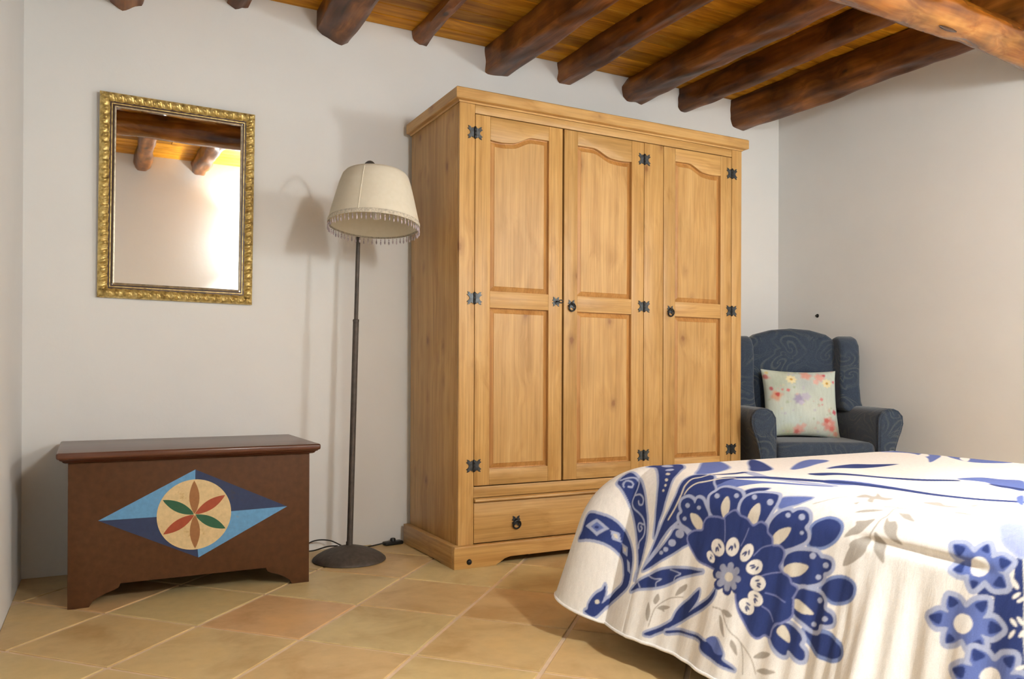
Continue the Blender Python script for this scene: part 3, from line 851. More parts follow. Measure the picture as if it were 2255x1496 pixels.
# ---- printing helper: draw shapes into an array, later sampled by the cloth vertices
class Canvas:
    def __init__(s, x0, y0, x1, y1, step, bg):
        s.x0, s.y0, s.st = x0, y0, step
        s.nx, s.ny = int((x1-x0)/step)+1, int((y1-y0)/step)+1
        s.a = np.empty((s.nx, s.ny, 3), np.float32); s.a[:] = bg
    def window(s, p, pad):
        i0 = max(0, int((p[:,0].min()-pad-s.x0)/s.st)); i1 = min(s.nx, int((p[:,0].max()+pad-s.x0)/s.st)+2)
        j0 = max(0, int((p[:,1].min()-pad-s.y0)/s.st)); j1 = min(s.ny, int((p[:,1].max()+pad-s.y0)/s.st)+2)
        if i1 <= i0 or j1 <= j0: return None
        X = (s.x0+np.arange(i0, i1)*s.st)[:, None]; Y = (s.y0+np.arange(j0, j1)*s.st)[None, :]
        return slice(i0, i1), slice(j0, j1), X, Y
    @staticmethod
    def inside(p, X, Y):
        r = np.zeros((X.shape[0], Y.shape[1]), bool)
        q = np.roll(p, -1, 0)
        for (ax, ay), (bx, by) in zip(p, q):
            if ay == by: continue
            t = (Y-ay)/(by-ay)
            r ^= ((ay > Y) != (by > Y)) & (X < ax+(bx-ax)*t)
        return r
    @staticmethod
    def dist(p, X, Y, closed, w):
        """True within a (possibly tapering) half width w of the line"""
        r = np.zeros((X.shape[0], Y.shape[1]), bool)
        q = np.roll(p, -1, 0); m = len(p) if closed else len(p)-1
        for k in range(m):
            ax, ay = p[k]; d = q[k]-p[k]; L = d@d+1e-12
            t = np.clip(((X-ax)*d[0]+(Y-ay)*d[1])/L, 0, 1)
            ww = w if np.isscalar(w) else w[k]+(w[k+1]-w[k])*t
            r |= (X-ax-d[0]*t)**2+(Y-ay-d[1]*t)**2 < ww*ww
        return r
    def poly(s, p, col, ol=0, olc=None):
        wd_ = s.window(p, ol+1)
        if wd_ is None: return
        I, J, X, Y = wd_
        ins = s.inside(p, X, Y)
        if ol:
            s.a[I, J][(s.dist(p, X, Y, True, ol)) | ins] = olc
        s.a[I, J][ins] = col
    def line(s, p, w0, w1, col):
        wd_ = s.window(p, max(w0, w1)+1)
        if wd_ is None: return
        I, J, X, Y = wd_
        s.a[I, J][s.dist(p, X, Y, False, np.linspace(w0, w1, len(p))/2)] = col
    def blur(s, n=1):
        for _ in range(n):
            b = s.a.copy(); b[1:-1, 1:-1] = (s.a[1:-1, 1:-1]*4+(s.a[:-2, 1:-1]+s.a[2:, 1:-1]+s.a[1:-1, :-2]+s.a[1:-1, 2:])*2+s.a[:-2, :-2]+s.a[2:, 2:]+s.a[:-2, 2:]+s.a[2:, :-2])/16
            s.a = b
    def sample(s, x, y):
        fx = np.clip((x-s.x0)/s.st, 0, s.nx-1.001); fy = np.clip((y-s.y0)/s.st, 0, s.ny-1.001)
        i = fx.astype(int); j = fy.astype(int); a = (fx-i)[..., None]; b = (fy-j)[..., None]; A = s.a
        return (A[i, j]*(1-a)+A[i+1, j]*a)*(1-b)+(A[i, j+1]*(1-a)+A[i+1, j+1]*a)*b
def catmull(p, k=4, closed=True):
    n = len(p); out = []
    for i in range(n if closed else n-1):
        p0, p1, p2, p3 = (p[(i+d) % n] if closed else p[min(max(i+d, 0), n-1)] for d in (-1, 0, 1, 2))
        for s_ in range(k):
            t = s_/k
            out.append(.5*(2*p1+(p2-p0)*t+(2*p0-5*p1+4*p2-p3)*t*t+(3*p1-p0-3*p2+p3)*t**3))
    if not closed: out.append(p[-1])
    return np.array(out)
def mesh_np(name, V, Fq, mat, col=None):
    me = bpy.data.meshes.new(name)
    nv, nf = len(V), len(Fq)
    me.vertices.add(nv); me.vertices.foreach_set('co', np.asarray(V, np.float32).ravel())
    me.loops.add(nf*4); me.loops.foreach_set('vertex_index', np.asarray(Fq, np.int32).ravel())
    me.polygons.add(nf)
    me.polygons.foreach_set('loop_start', np.arange(0, nf*4, 4, dtype=np.int32))
    me.polygons.foreach_set('use_smooth', np.ones(nf, bool))
    me.update(calc_edges=True); me.validate()
    if col is not None:
        at = me.color_attributes.new('print', 'FLOAT_COLOR', 'POINT')
        at.data.foreach_set('color', np.concatenate([col, np.ones((nv, 1))], 1).astype(np.float32).ravel())
    me.materials.append(mat)
    o = bpy.data.objects.new(name, me); COL.objects.link(o)
    return o
def quads(nu, nv, flip=False, off=0):
    i = (np.arange(nu-1)[:, None]*nv+np.arange(nv-1)[None, :]).ravel()+off
    q = np.stack([i, i+nv, i+nv+1, i+1], 1)
    return q[:, ::-1] if flip else q

# ================================================================== FLORAL CUSHION
cv = Canvas(0, 0, 1, 1, 1/260, (.56, .63, .57))
gx, gy = np.meshgrid(np.linspace(0, 1, cv.nx), np.linspace(0, 1, cv.ny), indexing='ij')
cr_ = np.random.default_rng(5)
def blob(cx, cy, r, col, amp=.9, petals=0, ph=0, soft=.45):
    d = np.hypot(gx-cx, gy-cy)/r; a = np.arctan2(gy-cy, gx-cx)
    if petals: d = d/(.88+.12*np.cos(petals*a+ph))
    k = (np.clip((1-d)/soft, 0, 1)*amp)[..., None]
    cv.a = cv.a*(1-k)+np.array(col, np.float32)*k
Zc = lambda x, y: ((x-510)/660, 1-(y-625)/565)
for x, y, r, c in ((620,760,.22,(.40,.47,.38)),(700,660,.2,(.45,.50,.40)),(860,740,.2,(.44,.50,.52)),(900,1000,.3,(.66,.72,.66)),(1040,960,.2,(.66,.70,.62)),(720,1050,.25,(.58,.68,.66)),(1130,1150,.2,(.46,.42,.30)),(700,1170,.16,(.50,.52,.30)),(920,1150,.18,(.60,.60,.50))):
    blob(*Zc(x, y), r, c, .75, 0, 0, .9)
for k in range(80):
    u, v = cr_.uniform(0, 1, 2); blob(u, v, cr_.uniform(.012, .035), ((.36,.45,.28),(.62,.40,.36),(.46,.44,.56),(.62,.60,.40))[k % 4], .55, 3, k, .5)
for x, y, r, c, n in ((880,672,.10,(.70,.34,.27),5),(1000,690,.095,(.72,.36,.31),6),(960,735,.06,(.74,.44,.40),5),(597,862,.10,(.66,.36,.24),4),(610,850,.045,(.50,.06,.06),3),(560,800,.04,(.45,.08,.10),2),(705,815,.035,(.66,.16,.17),4),(655,810,.025,(.66,.24,.22),3),(795,890,.10,(.34,.30,.48),7),(812,918,.05,(.56,.52,.66),5),(860,865,.08,(.50,.48,.60),5),(995,888,.035,(.68,.22,.24),4),(1000,930,.02,(.6,.3,.3),3),(1045,672,.034,(.60,.08,.12),3),(1135,730,.03,(.62,.12,.15),3),(1060,1090,.135,(.70,.28,.24),7),(1035,1060,.05,(.62,.14,.12),5),(1085,1125,.05,(.64,.16,.14),5),(1060,1085,.035,(.76,.46,.40),4),(1125,985,.05,(.58,.08,.12),4),(1120,1160,.05,(.66,.30,.22),5),(790,1145,.10,(.72,.36,.30),6),(775,1160,.045,(.60,.16,.14),5),(830,1110,.05,(.72,.46,.40),4),(530,695,.05,(.46,.12,.12),2),(545,660,.035,(.62,.52,.22),3)):
    blob(*Zc(x, y), r, c, .9, n, n*1.3)
for x, y in ((745,715),(1065,745)):
    blob(*Zc(x, y), .085, (.80,.72,.44), .95, 8, 0, .25); blob(*Zc(x, y), .026, (.55,.30,.04), .95)
cv.blur(1)
nu = 90
t = np.linspace(-1, 1, nu); UU, VV = np.meshgrid(t, t, indexing='ij')
bul = .058*np.sqrt(np.clip((1-np.abs(UU)**2.6)*(1-np.abs(VV)**2.6), 0, 1))
XX = UU*.193*(1-.07*(1-VV**2)*np.abs(UU)); ZZ = VV*.178*(1-.07*(1-UU**2)*np.abs(VV))
wr = .0025*np.sin(9*UU+4*VV)*(1-UU**2)*(1-VV**2)
V1 = np.stack([XX, -bul-.002+wr, ZZ], -1).reshape(-1, 3); V2 = np.stack([XX, bul+.002, ZZ], -1).reshape(-1, 3)
colr = cv.sample((UU+1)/2, (VV+1)/2).reshape(-1, 3)
cu = mesh_np('cushion', np.concatenate([V1, V2]), np.concatenate([quads(nu, nu), quads(nu, nu, True, nu*nu)]), M['cushion'], np.concatenate([colr, colr]))
tag(cu, 'square cushion printed with pink and yellow flowers on the blue armchair', 'cushion')
Mc = Matrix.Translation((1.918, -.012, 0)) @ Matrix.Rotation(R(AR), 4, 'Z') @ Matrix.Translation((.000, .062, .622)) @ Matrix.Rotation(R(-14), 4, 'X') @ Matrix.Rotation(R(1.5), 4, 'Y')
cu.matrix_world = Mc

# ================================================================== BED
X0, Y0, Z0, WD = .17, -1.03, .505, 1.03
bed = thing('bed', 'low bed with a pale mattress hidden under the blue and white bedspread', 'bed', (X0+WD/2, -1.96, 0))
bx = lambda x: x-(X0+WD/2)
MB().box(-WD/2+.012, WD/2-.012, -.93, .915, .22, .494).build('mattress', M['matt'], bed, bevel=.03, seg=3)
MB().box(-WD/2+.02, WD/2-.02, -.93, .905, .13, .2185).build('bed_base', M['dark_wood'], bed, bevel=.004)
for sx in (-1, 1):
    for sy in (-.86, .83):
        MB().lathe([(0, 0), (.020, 0), (.026, .129), (0, .129)], 14, Matrix.Translation((sx*(WD/2-.09), sy, 0))).build('leg', M['dark_wood'], bed, smooth=True, ang=40)

# ---- the bedspread surface; u runs from the far edge towards the head, v outwards over the left edge
RR = np.linspace(0, .7, 281)
def prof(phi, rho):
    a = np.clip(RR/rho, 0, 1)*(np.pi/2-phi); h = RR[1]-RR[0]
    return (np.concatenate([[0], np.cumsum(np.cos((a[1:]+a[:-1])/2))*h]), np.concatenate([[0], np.cumsum(np.sin((a[1:]+a[:-1])/2))*h]))
PA, PB = prof(R(16), .13), prof(R(18), .31)
def nsst(a, b, x):
    t = np.clip((x-a)/(b-a), 0, 1); return t*t*(3-2*t)
def spread_pos(u, v):
    right = v < -WD
    ax = np.where(right, -WD-v, np.maximum(v, 0)); by = np.maximum(-u, 0)
    r = np.hypot(ax, by); rs = np.maximum(r, 1e-9)
    dx = np.where(r > 0, ax/rs, 1)*np.where(right, 1, -1); dy = np.where(r > 0, by/rs, 0)
    c = np.where(u < 0, np.sin(2*np.arctan2(by, ax)), 0)
    o = np.interp(r, RR, PA[0])*(1-c)+np.interp(r, RR, PB[0])*c
    d = np.interp(r, RR, PA[1])*(1-c)+np.interp(r, RR, PB[1])*c
    wv = nsst(.08, .5, r)*(.012*np.sin(2*np.pi*(u-.02)/.34)+.010*np.sin(2*np.pi*u/.19+1)*nsst(.3, .8, u))*(u >= 0)
    fine = nsst(.10, .35, r)*.0018*np.sin(2*np.pi*u/.061+2*np.sin(u*9))*(u > .1)
    fine = fine*(1+1.6*nsst(.55, .8, u))
    crease = -.009*np.exp(-((v-.125-.03*(u-.85))/.011)**2)*nsst(.70, .78, u)*(1-nsst(.95, 1.02, u))
    tuck = -.012*np.exp(-((u-.735-.02*v)/.014)**2)*nsst(.18, .30, v)
    o = o+wv+fine+crease+tuck
    x = X0-np.clip(v, -WD, 0)+dx*o; y = Y0-np.maximum(u, 0)+dy*o
    top = (r == 0)
    z = Z0-d+np.where(top, .003*np.sin(u*13+3*np.sin(v*7))*np.sin(-v*np.pi/WD)*nsst(0, .2, u), 0)
    return np.stack([x, y, z], -1)

PRN = {'W': (.86,.85,.835), 'C': (.68,.64,.56), 'N': (.030,.050,.185), 'M': (.125,.175,.45), 'L': (.40,.45,.64), 'K': (.20,.27,.53),
       'V': (.20,.23,.47), 'S': (.33,.36,.50), 'G': (.42,.39,.355), 'Q': (.33,.38,.72)}
PRINT = """P|N|107,-579 -13,-728 105,-687 327,-532 418,-436 451,-323 399,-305 244,-454|10|L|1
P|M|468,-542 298,-773 158,-1027 178,-1127 229,-1120 350,-886 443,-680|8|L|1
P|N|550,-731 426,-988 395,-1146 469,-1213 541,-1321 566,-1286 578,-1149 532,-895|8|L|1
P|M|-24,-1904 -24,-2072 -24,-2256 162,-2229 365,-2020 544,-1641 379,-1850 136,-2023|0|L|1
P|W|-24,-1960 -24,-2048 -7,-2050 -14,-1982|0|L|1
P|W|279,-1903 182,-2122 313,-1976 351,-1854|0|L|1
P|N|-24,-1752 -24,-1840 -24,-1808|0|L|1
P|M|143,-2340 205,-2397 594,-2181 735,-2230 796,-2025 675,-1860 446,-1992|0|L|1
P|W|474,-2052 499,-2107 628,-1880 562,-1921|0|L|1
P|W|583,-2094 582,-2154 644,-2097|0|L|1
P|N|154,-2333 202,-2391 294,-2217|0|L|1
S|N|697,-479 725,-584 815,-685 938,-772 1079,-823 1176,-893|96.0|52.0
P|M|1157,-946 1120,-1072 1124,-1206 1199,-1238 1292,-1271 1507,-883 1444,-886 1379,-889 1259,-1004|0|L|1
P|N|1305,-950 1351,-974 1455,-977 1507,-883 1444,-886 1379,-889|0|L|1
S|M|944,-348 1000,-397 1115,-422 1241,-425 1419,-395|170.0|20.0
S|N|938,-356 1006,-389 1123,-412 1248,-415 1422,-391 1586,-418 1705,-502|92.0|48.0
P|M|1626,-613 1613,-691 1753,-438 1719,-460|0|L|1
S|L|456,-228 650,-154 804,-171 996,-219|72.0|72.0
S|M|549,108 664,69 751,10 842,-70 940,-136 1016,-194|124.0|28.0
S|N|558,85 602,-52 655,-149 757,-223 910,-322|72.0|80.0
S|N|386,75 434,27 466,-94 455,-198|40.0|40.0
P|M|361,51 246,-72 -24,-344 -24,-400 -24,-464 137,-378 255,-281 367,-102 398,24|12|L|1
P|N|-266,467 -168,464 -90,461 -24,472 40,506 101,558 137,618 154,699 156,723 148,762 85,825 5,893 -89,993 -192,990 -168,971 -164,941 -148,914 -112,873 -68,840 -53,807 -39,834 -40,868 -49,908 -6,864 38,814 93,762 96,719 88,697 52,642 3,610 -48,599 -107,597 -195,602 -345,604 -313,557|16|L|1
P|L|-278,534 -184,488 -91,515 -171,579|0|L|0
P|M|-225,536 -180,505 -126,524 -174,557|0|L|0
P|N|-160,529 -163,534 -171,539 -181,541 -191,540 -195,536 -192,531 -184,526 -173,524 -164,525|0|L|1
P|L|-82,520 -26,506 -3,548 -62,561|0|L|0
P|C|-62,527 -36,520 -25,542 -52,545|0|L|0
P|L|-2,549 63,559 81,608 25,597|0|L|0
P|C|17,564 49,569 56,591 33,586|0|L|0
P|L|83,621 116,632 149,687 116,677|0|L|0
P|C|-72,906 -73,914 -82,921 -95,925 -106,924 -113,918 -111,910 -102,903 -89,899 -78,900|0|L|1
P|N|-83,163 -32,166 29,189 93,246 138,323 173,385 201,471 207,536 210,603 202,670 200,706 204,657 190,607 148,526 103,452 32,363 -30,307 -80,275 -117,256 -108,206|16|L|1
S|L|-107,235 -69,204 -26,181 15,191 26,231 17,271 10,314 36,343 94,362 141,386 174,431 178,475 156,511 163,545|10.0|10.0
S|L|-67,264 -77,248 -68,224 -40,213 -19,217 -19,237 -41,248|10.0|10.0
S|L|17,271 62,260 98,278 103,310 75,314 61,297|10.0|10.0
S|L|160,415 114,414 113,437 136,456 151,439 136,428|10.0|10.0
P|N|-39,62 20,51 105,104 175,173 210,243 228,318 247,386 264,463 269,436 269,383 278,323 280,247 277,200 252,128 230,62 141,-50 6,-145 -16,-40|14|L|1
P|L|53,-50 76,-23 85,5 71,19 47,20 23,9 1,-18 -11,-48 0,-65 24,-67|0|L|1
P|L|160,35 168,47 165,59 151,67 134,69 121,64 115,53 118,40 128,29 144,27|0|L|1
P|C|193,93 198,100 194,106 185,108 174,106 164,100 159,92 162,86 171,84 183,87|0|L|1
P|C|224,141 228,148 226,153 219,154 210,151 202,145 198,138 200,133 206,132 216,135|0|L|1
P|C|243,177 246,182 243,186 238,187 232,185 226,180 224,175 226,171 231,170 238,173|0|L|1
P|C|249,210 250,214 247,217 242,218 236,216 232,212 231,208 234,204 239,204 244,206|0|L|1
P|N|250,636 268,546 286,455 303,377 333,292 351,223 342,162 339,115 367,55 464,29 541,105 598,158 627,288 535,388 396,370 328,447 292,524|12|L|1
S|C|338,356 369,287 386,217 377,157 383,101 430,50 441,-142|10.0|14.0
S|C|408,209 417,167 444,126 504,91 593,5|8.0|18.0
S|L|254,628 276,567 314,498 360,411 406,362|18.0|18.0
P|N|245,648 290,570 345,496 380,438 404,394 478,398 520,442 476,478 398,536 327,589|12|L|1
P|L|474,408 472,422 459,433 439,436 421,431 411,419 413,405 427,394 446,390 465,396|0|L|1
P|L|427,464 425,475 415,484 399,487 385,483 377,473 378,461 389,453 405,450 419,454|0|L|1
P|L|386,506 385,514 378,520 368,522 358,519 353,512 354,504 361,498 371,496 381,499|0|L|1
P|L|358,529 357,535 351,540 343,542 334,540 330,534 330,528 336,523 345,521 353,523|0|L|1
P|N|189,770 234,711 296,664 366,620 441,595 532,577 619,566 657,562 592,588 508,624 458,659 384,700 304,726 246,742|14|L|1
S|L|290,665 334,671 384,662 359,685 363,707|6.0|6.0
S|L|426,605 504,607 474,629 468,652|6.0|6.0
S|L|235,713 257,735|6.0|6.0
P|N|355,950 438,898 499,852 511,831 524,794 555,751 602,709 642,665 660,652 660,698 634,747 615,773 681,717 736,673 764,637 778,613 783,640 761,682 702,733 599,809 516,870 487,894 421,933 389,954|12|L|1
P|N|484,903 567,877 647,865 736,856 796,858 850,829 887,845 917,878 918,901 963,918 986,931 930,928 851,918 803,911 761,897 744,871 651,876 571,888 493,913|12|L|1
P|M|792,848 840,819 887,845 917,878 870,889 833,866|0|L|1
S|G|371,911 377,852 387,811 421,772 479,736 546,718|5.0|5.0
P|G|337,792 363,834 359,887 335,850|0|L|1
P|G|383,737 399,764 383,794 366,776|0|L|1
P|G|555,649 554,679 499,723 511,681|0|L|1
P|G|397,808 430,788 480,784 441,808|0|L|1
P|G|393,812 436,808 450,818|0|L|1
S|G|789,698 843,698 883,736 927,773 984,805 1014,858 1034,931|5.0|5.0
S|G|984,805 1055,850 1094,912|5.0|5.0
P|G|848,697 883,688 921,704 887,717|0|L|1
P|G|840,722 870,744 904,805 866,779|0|L|1
P|G|941,806 967,824 983,867 944,835|0|L|1
P|G|1068,849 1100,814 1154,805 1124,835|0|L|1
P|G|1094,898 1134,874 1194,872 1140,899|0|L|1
P|N|777,121 822,84 886,66 875,96 809,133 798,170|8|L|1
P|M|1031,184 1007,126 1066,100 1152,84 1117,137 1076,161|10|L|1
P|N|1243,270 1238,238 1266,205 1312,184 1360,195 1377,223 1362,266 1319,303 1279,315 1239,312|14|K|1
P|N|1333,482 1370,438 1420,416 1471,417 1494,437 1491,470 1464,497 1414,515 1381,507|14|K|1
P|N|1292,668 1345,669 1391,648 1445,660 1482,676 1492,704 1458,729 1394,737 1334,717|16|K|1
P|N|533,381 487,371 438,358 410,326 428,301 406,273 408,241 444,221 486,229 506,244 512,215 551,219 591,257 618,288 612,328 583,359|18|L|1
P|N|721,292 674,291 632,273 607,233 589,188 610,158 624,131 655,119 704,121 752,131 789,159 805,210 807,253 766,284|18|L|1
P|N|906,293 856,269 818,238 805,191 814,154 854,122 921,107 973,108 997,146 999,190 985,247 962,275|18|L|1
P|N|1043,354 1018,312 1008,275 1025,232 1053,198 1089,182 1113,191 1132,174 1165,168 1197,184 1212,215 1200,245 1220,267 1222,296 1184,326 1117,358 1082,354|18|L|1
P|N|1129,427 1137,381 1181,353 1241,341 1284,339 1309,356 1330,355 1361,359 1370,382 1357,403 1334,415 1334,440 1309,464 1250,485 1194,487 1166,464|18|L|1
P|N|1216,605 1212,571 1216,531 1239,504 1279,498 1329,503 1362,522 1369,554 1409,569 1421,596 1401,612 1361,621 1354,647 1322,656 1278,634 1240,623|18|L|1
P|N|1138,714 1153,685 1191,661 1233,667 1271,681 1287,704 1281,729 1305,753 1307,783 1285,790 1230,768 1223,791 1196,792 1155,766 1134,741|18|L|1
P|C|488,300 535,297 579,320 593,348 569,374 517,344|0|L|1
P|L|473,259 472,267 465,273 454,274 444,271 439,265 440,257 447,251 458,250 468,253|0|L|1
P|L|554,259 553,265 547,270 538,271 530,269 525,263 526,257 532,252 541,251 549,253|0|L|1
P|L|469,329 468,336 462,341 453,342 444,340 440,334 441,328 447,323 456,321 464,324|0|L|1
P|C|697,172 731,199 748,245 725,285 691,242 686,202|0|L|1
P|L|648,178 651,187 646,193 635,195 624,191 616,184 614,175 618,168 628,167 640,171|0|L|1
P|L|764,157 767,165 763,171 754,173 744,169 736,162 732,153 736,147 744,145 755,149|0|L|1
P|C|904,176 934,210 938,259 917,295 877,269 878,215|0|L|1
P|L|872,145 876,155 872,161 864,163 853,159 844,151 840,142 843,135 852,133 863,137|0|L|1
P|L|981,157 984,167 979,175 968,177 956,173 946,163 943,152 946,144 957,142 970,147|0|L|1
P|C|1127,258 1124,292 1096,332 1055,359 1039,320 1068,280|0|L|1
P|L|1107,204 1108,212 1103,217 1095,218 1087,215 1081,209 1080,202 1085,196 1093,195 1102,198|0|L|1
P|L|1185,200 1186,209 1180,215 1170,217 1159,213 1152,205 1151,196 1157,189 1166,187 1177,191|0|L|1
P|L|1202,269 1201,274 1197,278 1190,279 1184,277 1181,272 1182,267 1187,263 1193,262 1199,264|0|L|1
P|C|1259,406 1227,399 1180,405 1139,429 1141,455 1180,466 1229,446|0|L|1
P|L|1285,352 1283,360 1277,367 1267,369 1258,366 1253,358 1255,350 1262,343 1271,341 1280,345|0|L|1
P|L|1354,378 1352,386 1346,392 1337,394 1328,392 1324,385 1325,377 1332,371 1341,369 1349,372|0|L|1
P|L|1325,434 1324,441 1318,447 1310,449 1303,446 1299,440 1301,433 1306,428 1314,426 1322,428|0|L|1
P|C|1317,592 1287,600 1243,598 1215,584 1214,556 1245,552 1284,567|0|L|1
P|L|1352,525 1351,532 1345,538 1336,541 1328,538 1324,532 1325,525 1331,519 1340,516 1348,519|0|L|1
P|L|1397,588 1395,595 1389,601 1380,604 1372,602 1368,597 1369,590 1375,584 1384,581 1392,583|0|L|1
P|L|1338,629 1337,636 1331,641 1323,644 1317,642 1313,636 1314,630 1320,624 1327,622 1334,624|0|L|1
P|C|1189,672 1214,693 1230,720 1226,738 1189,725 1163,707 1171,684|0|L|1
P|N|777,536 689,524 601,510 529,456 506,416 540,384 599,369 600,330 622,300 685,289 727,291 739,272 785,239 825,258 871,266 916,291 955,268 993,277 1006,306 1036,324 1049,356 1087,353 1115,370 1115,408 1103,437 1128,461 1168,471 1187,496 1216,508 1209,535 1201,555 1206,558 1211,592 1212,627 1178,661 1143,678 1129,713 1127,739 1099,737 1068,760 1030,749 987,716 949,674 923,629 894,583|10|V|1
S|V|733,290 752,345 765,392|6.0|6.0
S|V|895,303 886,348 872,391|6.0|6.0
S|V|958,418 995,375 1043,354|6.0|6.0
S|V|1023,497 1074,474 1123,459|6.0|6.0
S|V|1064,565 1124,565 1176,577|6.0|6.0
S|V|1061,624 1101,639 1133,673|6.0|6.0
P|W|757,464 727,467 697,456 680,433 681,408 700,392 729,389 758,401 775,424 775,447|0|L|1
P|N|751,426 740,425 726,416 722,409 733,410 748,419|0|L|1
P|N|738,446 729,442 721,430 722,423 731,427 739,439|0|L|1
P|N|719,453 713,447 711,434 715,426 722,432 724,446|0|L|1
P|W|826,449 801,442 784,422 782,394 795,371 819,361 843,368 860,389 862,416 849,439|0|L|1
P|N|842,410 834,405 827,393 828,385 836,390 843,402|0|L|1
P|N|821,426 816,419 816,405 821,398 826,404 826,419|0|L|1
P|N|802,426 800,419 807,405 814,399 816,407 810,420|0|L|1
P|W|902,456 885,445 880,422 889,395 908,376 931,372 947,384 951,407 942,433 924,452|0|L|1
P|N|930,423 925,417 924,403 927,396 932,403 933,416|0|L|1
P|N|907,433 906,426 911,413 918,407 919,414 914,428|0|L|1
P|N|891,430 893,422 904,411 913,407 911,414 900,426|0|L|1
P|W|942,495 932,477 940,455 962,438 989,433 1011,441 1020,460 1013,482 991,498 965,503|0|L|1
P|N|983,482 983,475 990,464 997,461 998,468 991,479|0|L|1
P|N|958,479 961,472 973,464 982,463 979,470 967,478|0|L|1
P|N|947,469 953,463 967,458 976,459 970,465 956,470|0|L|1
P|W|1057,530 1049,551 1028,565 1001,567 979,557 970,537 977,516 998,502 1025,500 1048,510|0|L|1
P|N|1019,518 1015,524 1002,529 993,528 998,522 1011,517|0|L|1
P|N|1034,534 1027,539 1013,539 1006,535 1013,531 1027,530|0|L|1
P|N|1033,548 1025,551 1012,548 1007,542 1015,540 1028,543|0|L|1
P|W|1056,619 1037,631 1010,631 986,620 974,601 977,582 996,570 1023,570 1047,581 1060,600|0|L|1
P|N|1032,591 1023,594 1009,592 1003,587 1011,585 1025,587|0|L|1
P|N|1034,611 1025,611 1013,604 1010,598 1018,598 1030,605|0|L|1
P|N|1024,622 1016,620 1008,610 1007,603 1015,606 1023,615|0|L|1
P|W|1016,670 996,680 970,676 949,660 939,640 947,621 968,612 994,616 1015,631 1023,652|0|L|1
P|N|998,639 989,640 976,636 970,631 979,629 993,634|0|L|1
P|N|996,659 988,658 978,649 975,642 984,644 994,652|0|L|1
P|N|985,669 978,665 971,654 972,647 979,651 986,662|0|L|1
P|W|716,506 699,507 679,499 664,484 660,468 668,457 685,456 704,465 719,480 724,495|0|L|1
P|N|706,480 699,479 687,474 683,470 691,471 702,476|0|L|1
P|N|701,494 695,491 688,483 687,478 693,481 700,489|0|L|1
P|N|690,499 686,494 684,485 685,480 690,484 692,493|0|L|1
P|N|946,535 944,547 936,556 916,561 928,575 928,588 923,598 912,604 899,606 880,597 877,615 867,624 854,628 840,626 827,619 821,601 801,614 784,615 769,610 760,601 758,588 771,571 745,570 733,561 728,550 731,538 742,527 767,522 752,507 752,494 759,483 772,476 789,474 810,483 813,464 824,455 838,452 852,454 864,462 870,480 887,469 902,469 914,475 921,485 923,497 912,513 933,516 942,525|0|N|0
P|S|921,539 919,547 911,554 890,556 905,569 907,579 903,587 894,592 883,591 866,580 866,598 859,607 849,610 838,609 829,601 826,583 810,597 796,600 785,596 778,589 779,578 794,563 770,565 758,559 753,550 757,541 767,533 792,531 774,518 772,508 777,499 787,494 801,494 819,506 819,487 826,479 837,475 848,478 856,485 859,503 874,490 886,489 895,493 901,500 901,511 888,525 908,524 918,531|0|N|0
P|C|868,537 867,551 857,561 842,565 826,560 817,549 818,536 828,525 844,522 859,526|0|L|1
S|G|1511,227 1520,186 1527,142 1540,115 1537,66 1552,45 1605,40|6.0|6.0
S|G|1486,56 1524,47 1560,47|6.0|6.0
P|G|1402,249 1416,218 1436,191 1431,172 1470,160 1502,144 1493,176 1470,218 1437,235|0|L|1
P|G|1420,364 1426,318 1435,286 1432,273 1453,249 1511,227 1514,261 1507,298 1464,344|0|L|1
P|G|1531,202 1567,230 1585,253 1600,314 1561,290 1536,263 1530,227|0|L|1
P|G|1545,124 1564,143 1589,137 1611,162 1621,195 1652,233 1616,227 1574,201 1553,167|0|L|1
P|G|1554,64 1579,85 1611,81 1636,99 1660,122 1615,116 1576,92|0|L|1
P|G|1399,131 1425,106 1468,90 1506,85 1469,108|0|L|1
P|G|1292,-24 1268,-108 1327,-95 1269,-193 1358,-107 1401,-118 1416,-50 1374,-38 1416,33 1382,25 1339,-42 1313,-13|0|L|1
P|G|1526,-131 1543,-181 1566,-189 1611,-152 1669,-173 1647,-128 1619,-114 1576,-116|0|L|1
P|G|1351,73 1368,47 1371,78|0|L|1
P|G|1666,-211 1661,-316 1683,-225|0|L|1
P|G|1721,-23 1745,-51 1798,-38 1764,-21|0|L|1
S|G|1695,-205 1756,-137 1788,-168|5.0|5.0
S|G|1183,125 1233,77 1289,-17|5.0|5.0
P|N|2064,196 2082,186 2107,285 2130,444 2150,567 2105,583 2074,517 2024,543 2020,477 2070,434 2017,407 2018,341 1966,349 1987,308 2070,308|0|L|1
P|Q|1952,63 1953,29 1966,7 2006,19 2052,107 2083,183 2040,167 2002,139|10|L|1
P|M|1894,294 1871,288 1861,282 1866,270 1881,251 1893,242 1864,234 1849,207 1844,190 1858,184 1886,181 1924,205 1938,182 1950,166 1958,160 1968,170 1980,192 1989,212 2015,195 2042,203 2055,211 2051,225 2037,248 2017,254 2038,261 2050,285 2053,300 2040,307 2013,312 1982,291 1966,310 1954,325 1945,332 1938,325 1928,309 1922,286|18|L|1
P|N|1863,281 1886,256 1896,270 1895,287|0|L|1
P|N|1847,191 1888,192 1888,214 1872,229|0|L|1
P|N|1958,162 1974,194 1959,196 1944,187|0|L|1
P|N|2053,212 2030,242 2017,226 2015,204|0|L|1
P|N|2051,299 2012,303 2015,282 2030,266|0|L|1
P|N|1946,330 1934,306 1948,301 1961,306|0|L|1
P|W|1986,243 1983,265 1968,281 1947,286 1928,278 1917,259 1920,236 1933,220 1954,215 1974,224|0|L|1
